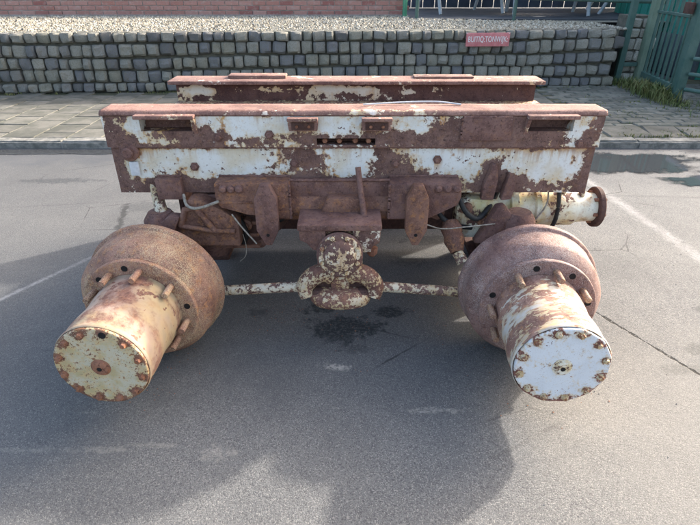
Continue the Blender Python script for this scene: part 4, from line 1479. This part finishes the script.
plate('rear_web', RX0 + .025, RX1 - .03, .80, .876, 2.47, .02, M['rear'], fn=f_rear, step=.012)
part('rear_web', box_mesh('rear_web', (RX0 + .027, 2.488, .12), (RX1 - .032, 2.52, .88), M['rust_dark'], .003))  # web carried far down, out of sight, to shade the ground
part('rear_top_flange', box_mesh('rear_top_flange', (RX0, 2.43, .878), (RX1, 2.58, .894), M['top'], .005))
part('rear_pad', box_mesh('rear_pad', (-.57, 2.50, .8945), (-.30, 2.57, .908), M['top'], .004))
part('rear_pad', box_mesh('rear_pad', (.30, 2.50, .8945), (.58, 2.57, .903), M['top'], .004))
part('rear_lower_flange', box_mesh('rear_lower_flange', (RX0 + .025, 2.41, .785), (RX1 - .015, 2.49, .799), M['clevis'], .004))
part('rear_sill', box_mesh('rear_sill', (RX0 + .04, 2.42, .66), (RX1 - .05, 2.47, .782), M['rear'], .004))
for bx in (-.78, -.72, .40, .62, .83):
    part('sill_bolt', lathe_mesh('sill_bolt', [(0, -.02), (.014, -.02), (.018, -.014), (.018, .01), (0, .01)], M['rust_dark'], 10), loc=(bx, 2.42, .765))
for sx in (-.70, -.16, .16, .72):
    part('side_rail', box_mesh('side_rail', (sx - .04, 1.988, .60), (sx + .04, 2.422, .74), M['rust'], .006))
for sx in (-.72, .70):
    part('side_shade_plate', box_mesh('side_shade_plate', (sx, 1.992, .10), (sx + .02, 2.46, .58), M['rust_dark'], .003))  # unseen plates, right one added to keep sun off the ground, left to match
for sx in (-.74, .74):
    part('support_leg', box_mesh('support_leg', (sx - .06, 2.40, .03), (sx + .06, 2.54, .662), M['rust_dark'], .008))
    part('foot_plate', box_mesh('foot_plate', (sx - .10, 2.36, 0.0), (sx + .10, 2.58, .029), M['rust_dark'], .005))
part('rear_shade_box', box_mesh('rear_shade_box', (-.82, 2.90, .09), (1.04, 3.0, .70), M['rust_dark'], .01))  # unseen box added behind the frame to shade the ground
for sx in (-.55, .52):
    part('rear_rail', box_mesh('rear_rail', (sx - .04, 2.522, .45), (sx + .04, 2.898, .62), M['rust_dark'], .005))
part('lower_shade_box', box_mesh('lower_shade_box', (.58, 1.80, .11), (.90, 1.95, .34), M['rust_dark'], .03, 3))  # unseen box added behind the right drum to block a sunlit gap
part('brace_strip', box_mesh('brace_strip', (-.35, 2.30, .79), (.30, 2.33, .80), M['rust_orange'], .003))

# ---- flakes of rust and paint dropped on the ground
fv, ff_ = [], []
for i in range(420):
    q = random.choice(((-.75, 1.5), (.67, 1.5), (0, 1.8), (-.3, 1.9), (.5, 1.9)))
    x, y = random.gauss(q[0], .12), random.gauss(q[1], .11)
    s_ = random.uniform(.0012, .0042)
    a = random.uniform(0, 6.28)
    b = len(fv)
    for k in range(5):
        an = a + k * 1.256
        rr_ = s_ * random.uniform(.5, 1.1)
        fv.append((x + math.cos(an) * rr_, y + math.sin(an) * rr_, .0012 + random.uniform(0, s_ * .5)))
    fv.append((x, y, .0015 + s_ * .4))
    ff_ += [(b + k, b + (k + 1) % 5, b + 5) for k in range(5)]
fo = stuff(link('rust_flakes', new_mesh('rust_flakes', fv, ff_, M['rust_orange'])))
fo['label'] = 'small rust flakes dropped on the asphalt under the axle frame'

# ---- cables and hanging wires
def wire(name, ctrl, r, mat):
    part(name, tube_mesh(name, curve_pts(ctrl, 8), r, mat, 8))


wire('cable', [(-.648, 1.858, .572), (-.630, 1.82, .546), (-.60, 1.80, .540), (-.56, 1.80, .545), (-.50, 1.806, .566)], .006, M['wire'])
wire('wire', [(-.455, 1.80, .515), (-.42, 1.79, .465), (-.365, 1.775, .40)], .0032, M['wire'])
wire('wire', [(.298, 1.79, .475), (.36, 1.79, .458), (.46, 1.80, .462), (.57, 1.82, .465)], .0028, M['wire'])
wire('wire', [(-.435, 1.86, .40), (-.425, 1.85, .35), (-.43, 1.84, .31), (-.455, 1.84, .285)], .0018, M['wire'])
wire('wire', [(.80, 1.93, .56), (.80, 1.925, .50), (.755, 1.915, .43), (.70, 1.91, .40)], .0035, M['wire'])
wire('hose', [(.845, 1.94, .565), (.852, 1.93, .50), (.850, 1.93, .42), (.825, 1.94, .36), (.80, 1.96, .34)], .009, M['black'])
wire('wire', [(.05, 1.96, .893), (.20, 1.99, .895), (.33, 1.99, .897), (.42, 1.97, .891)], .003, M['zinc'])
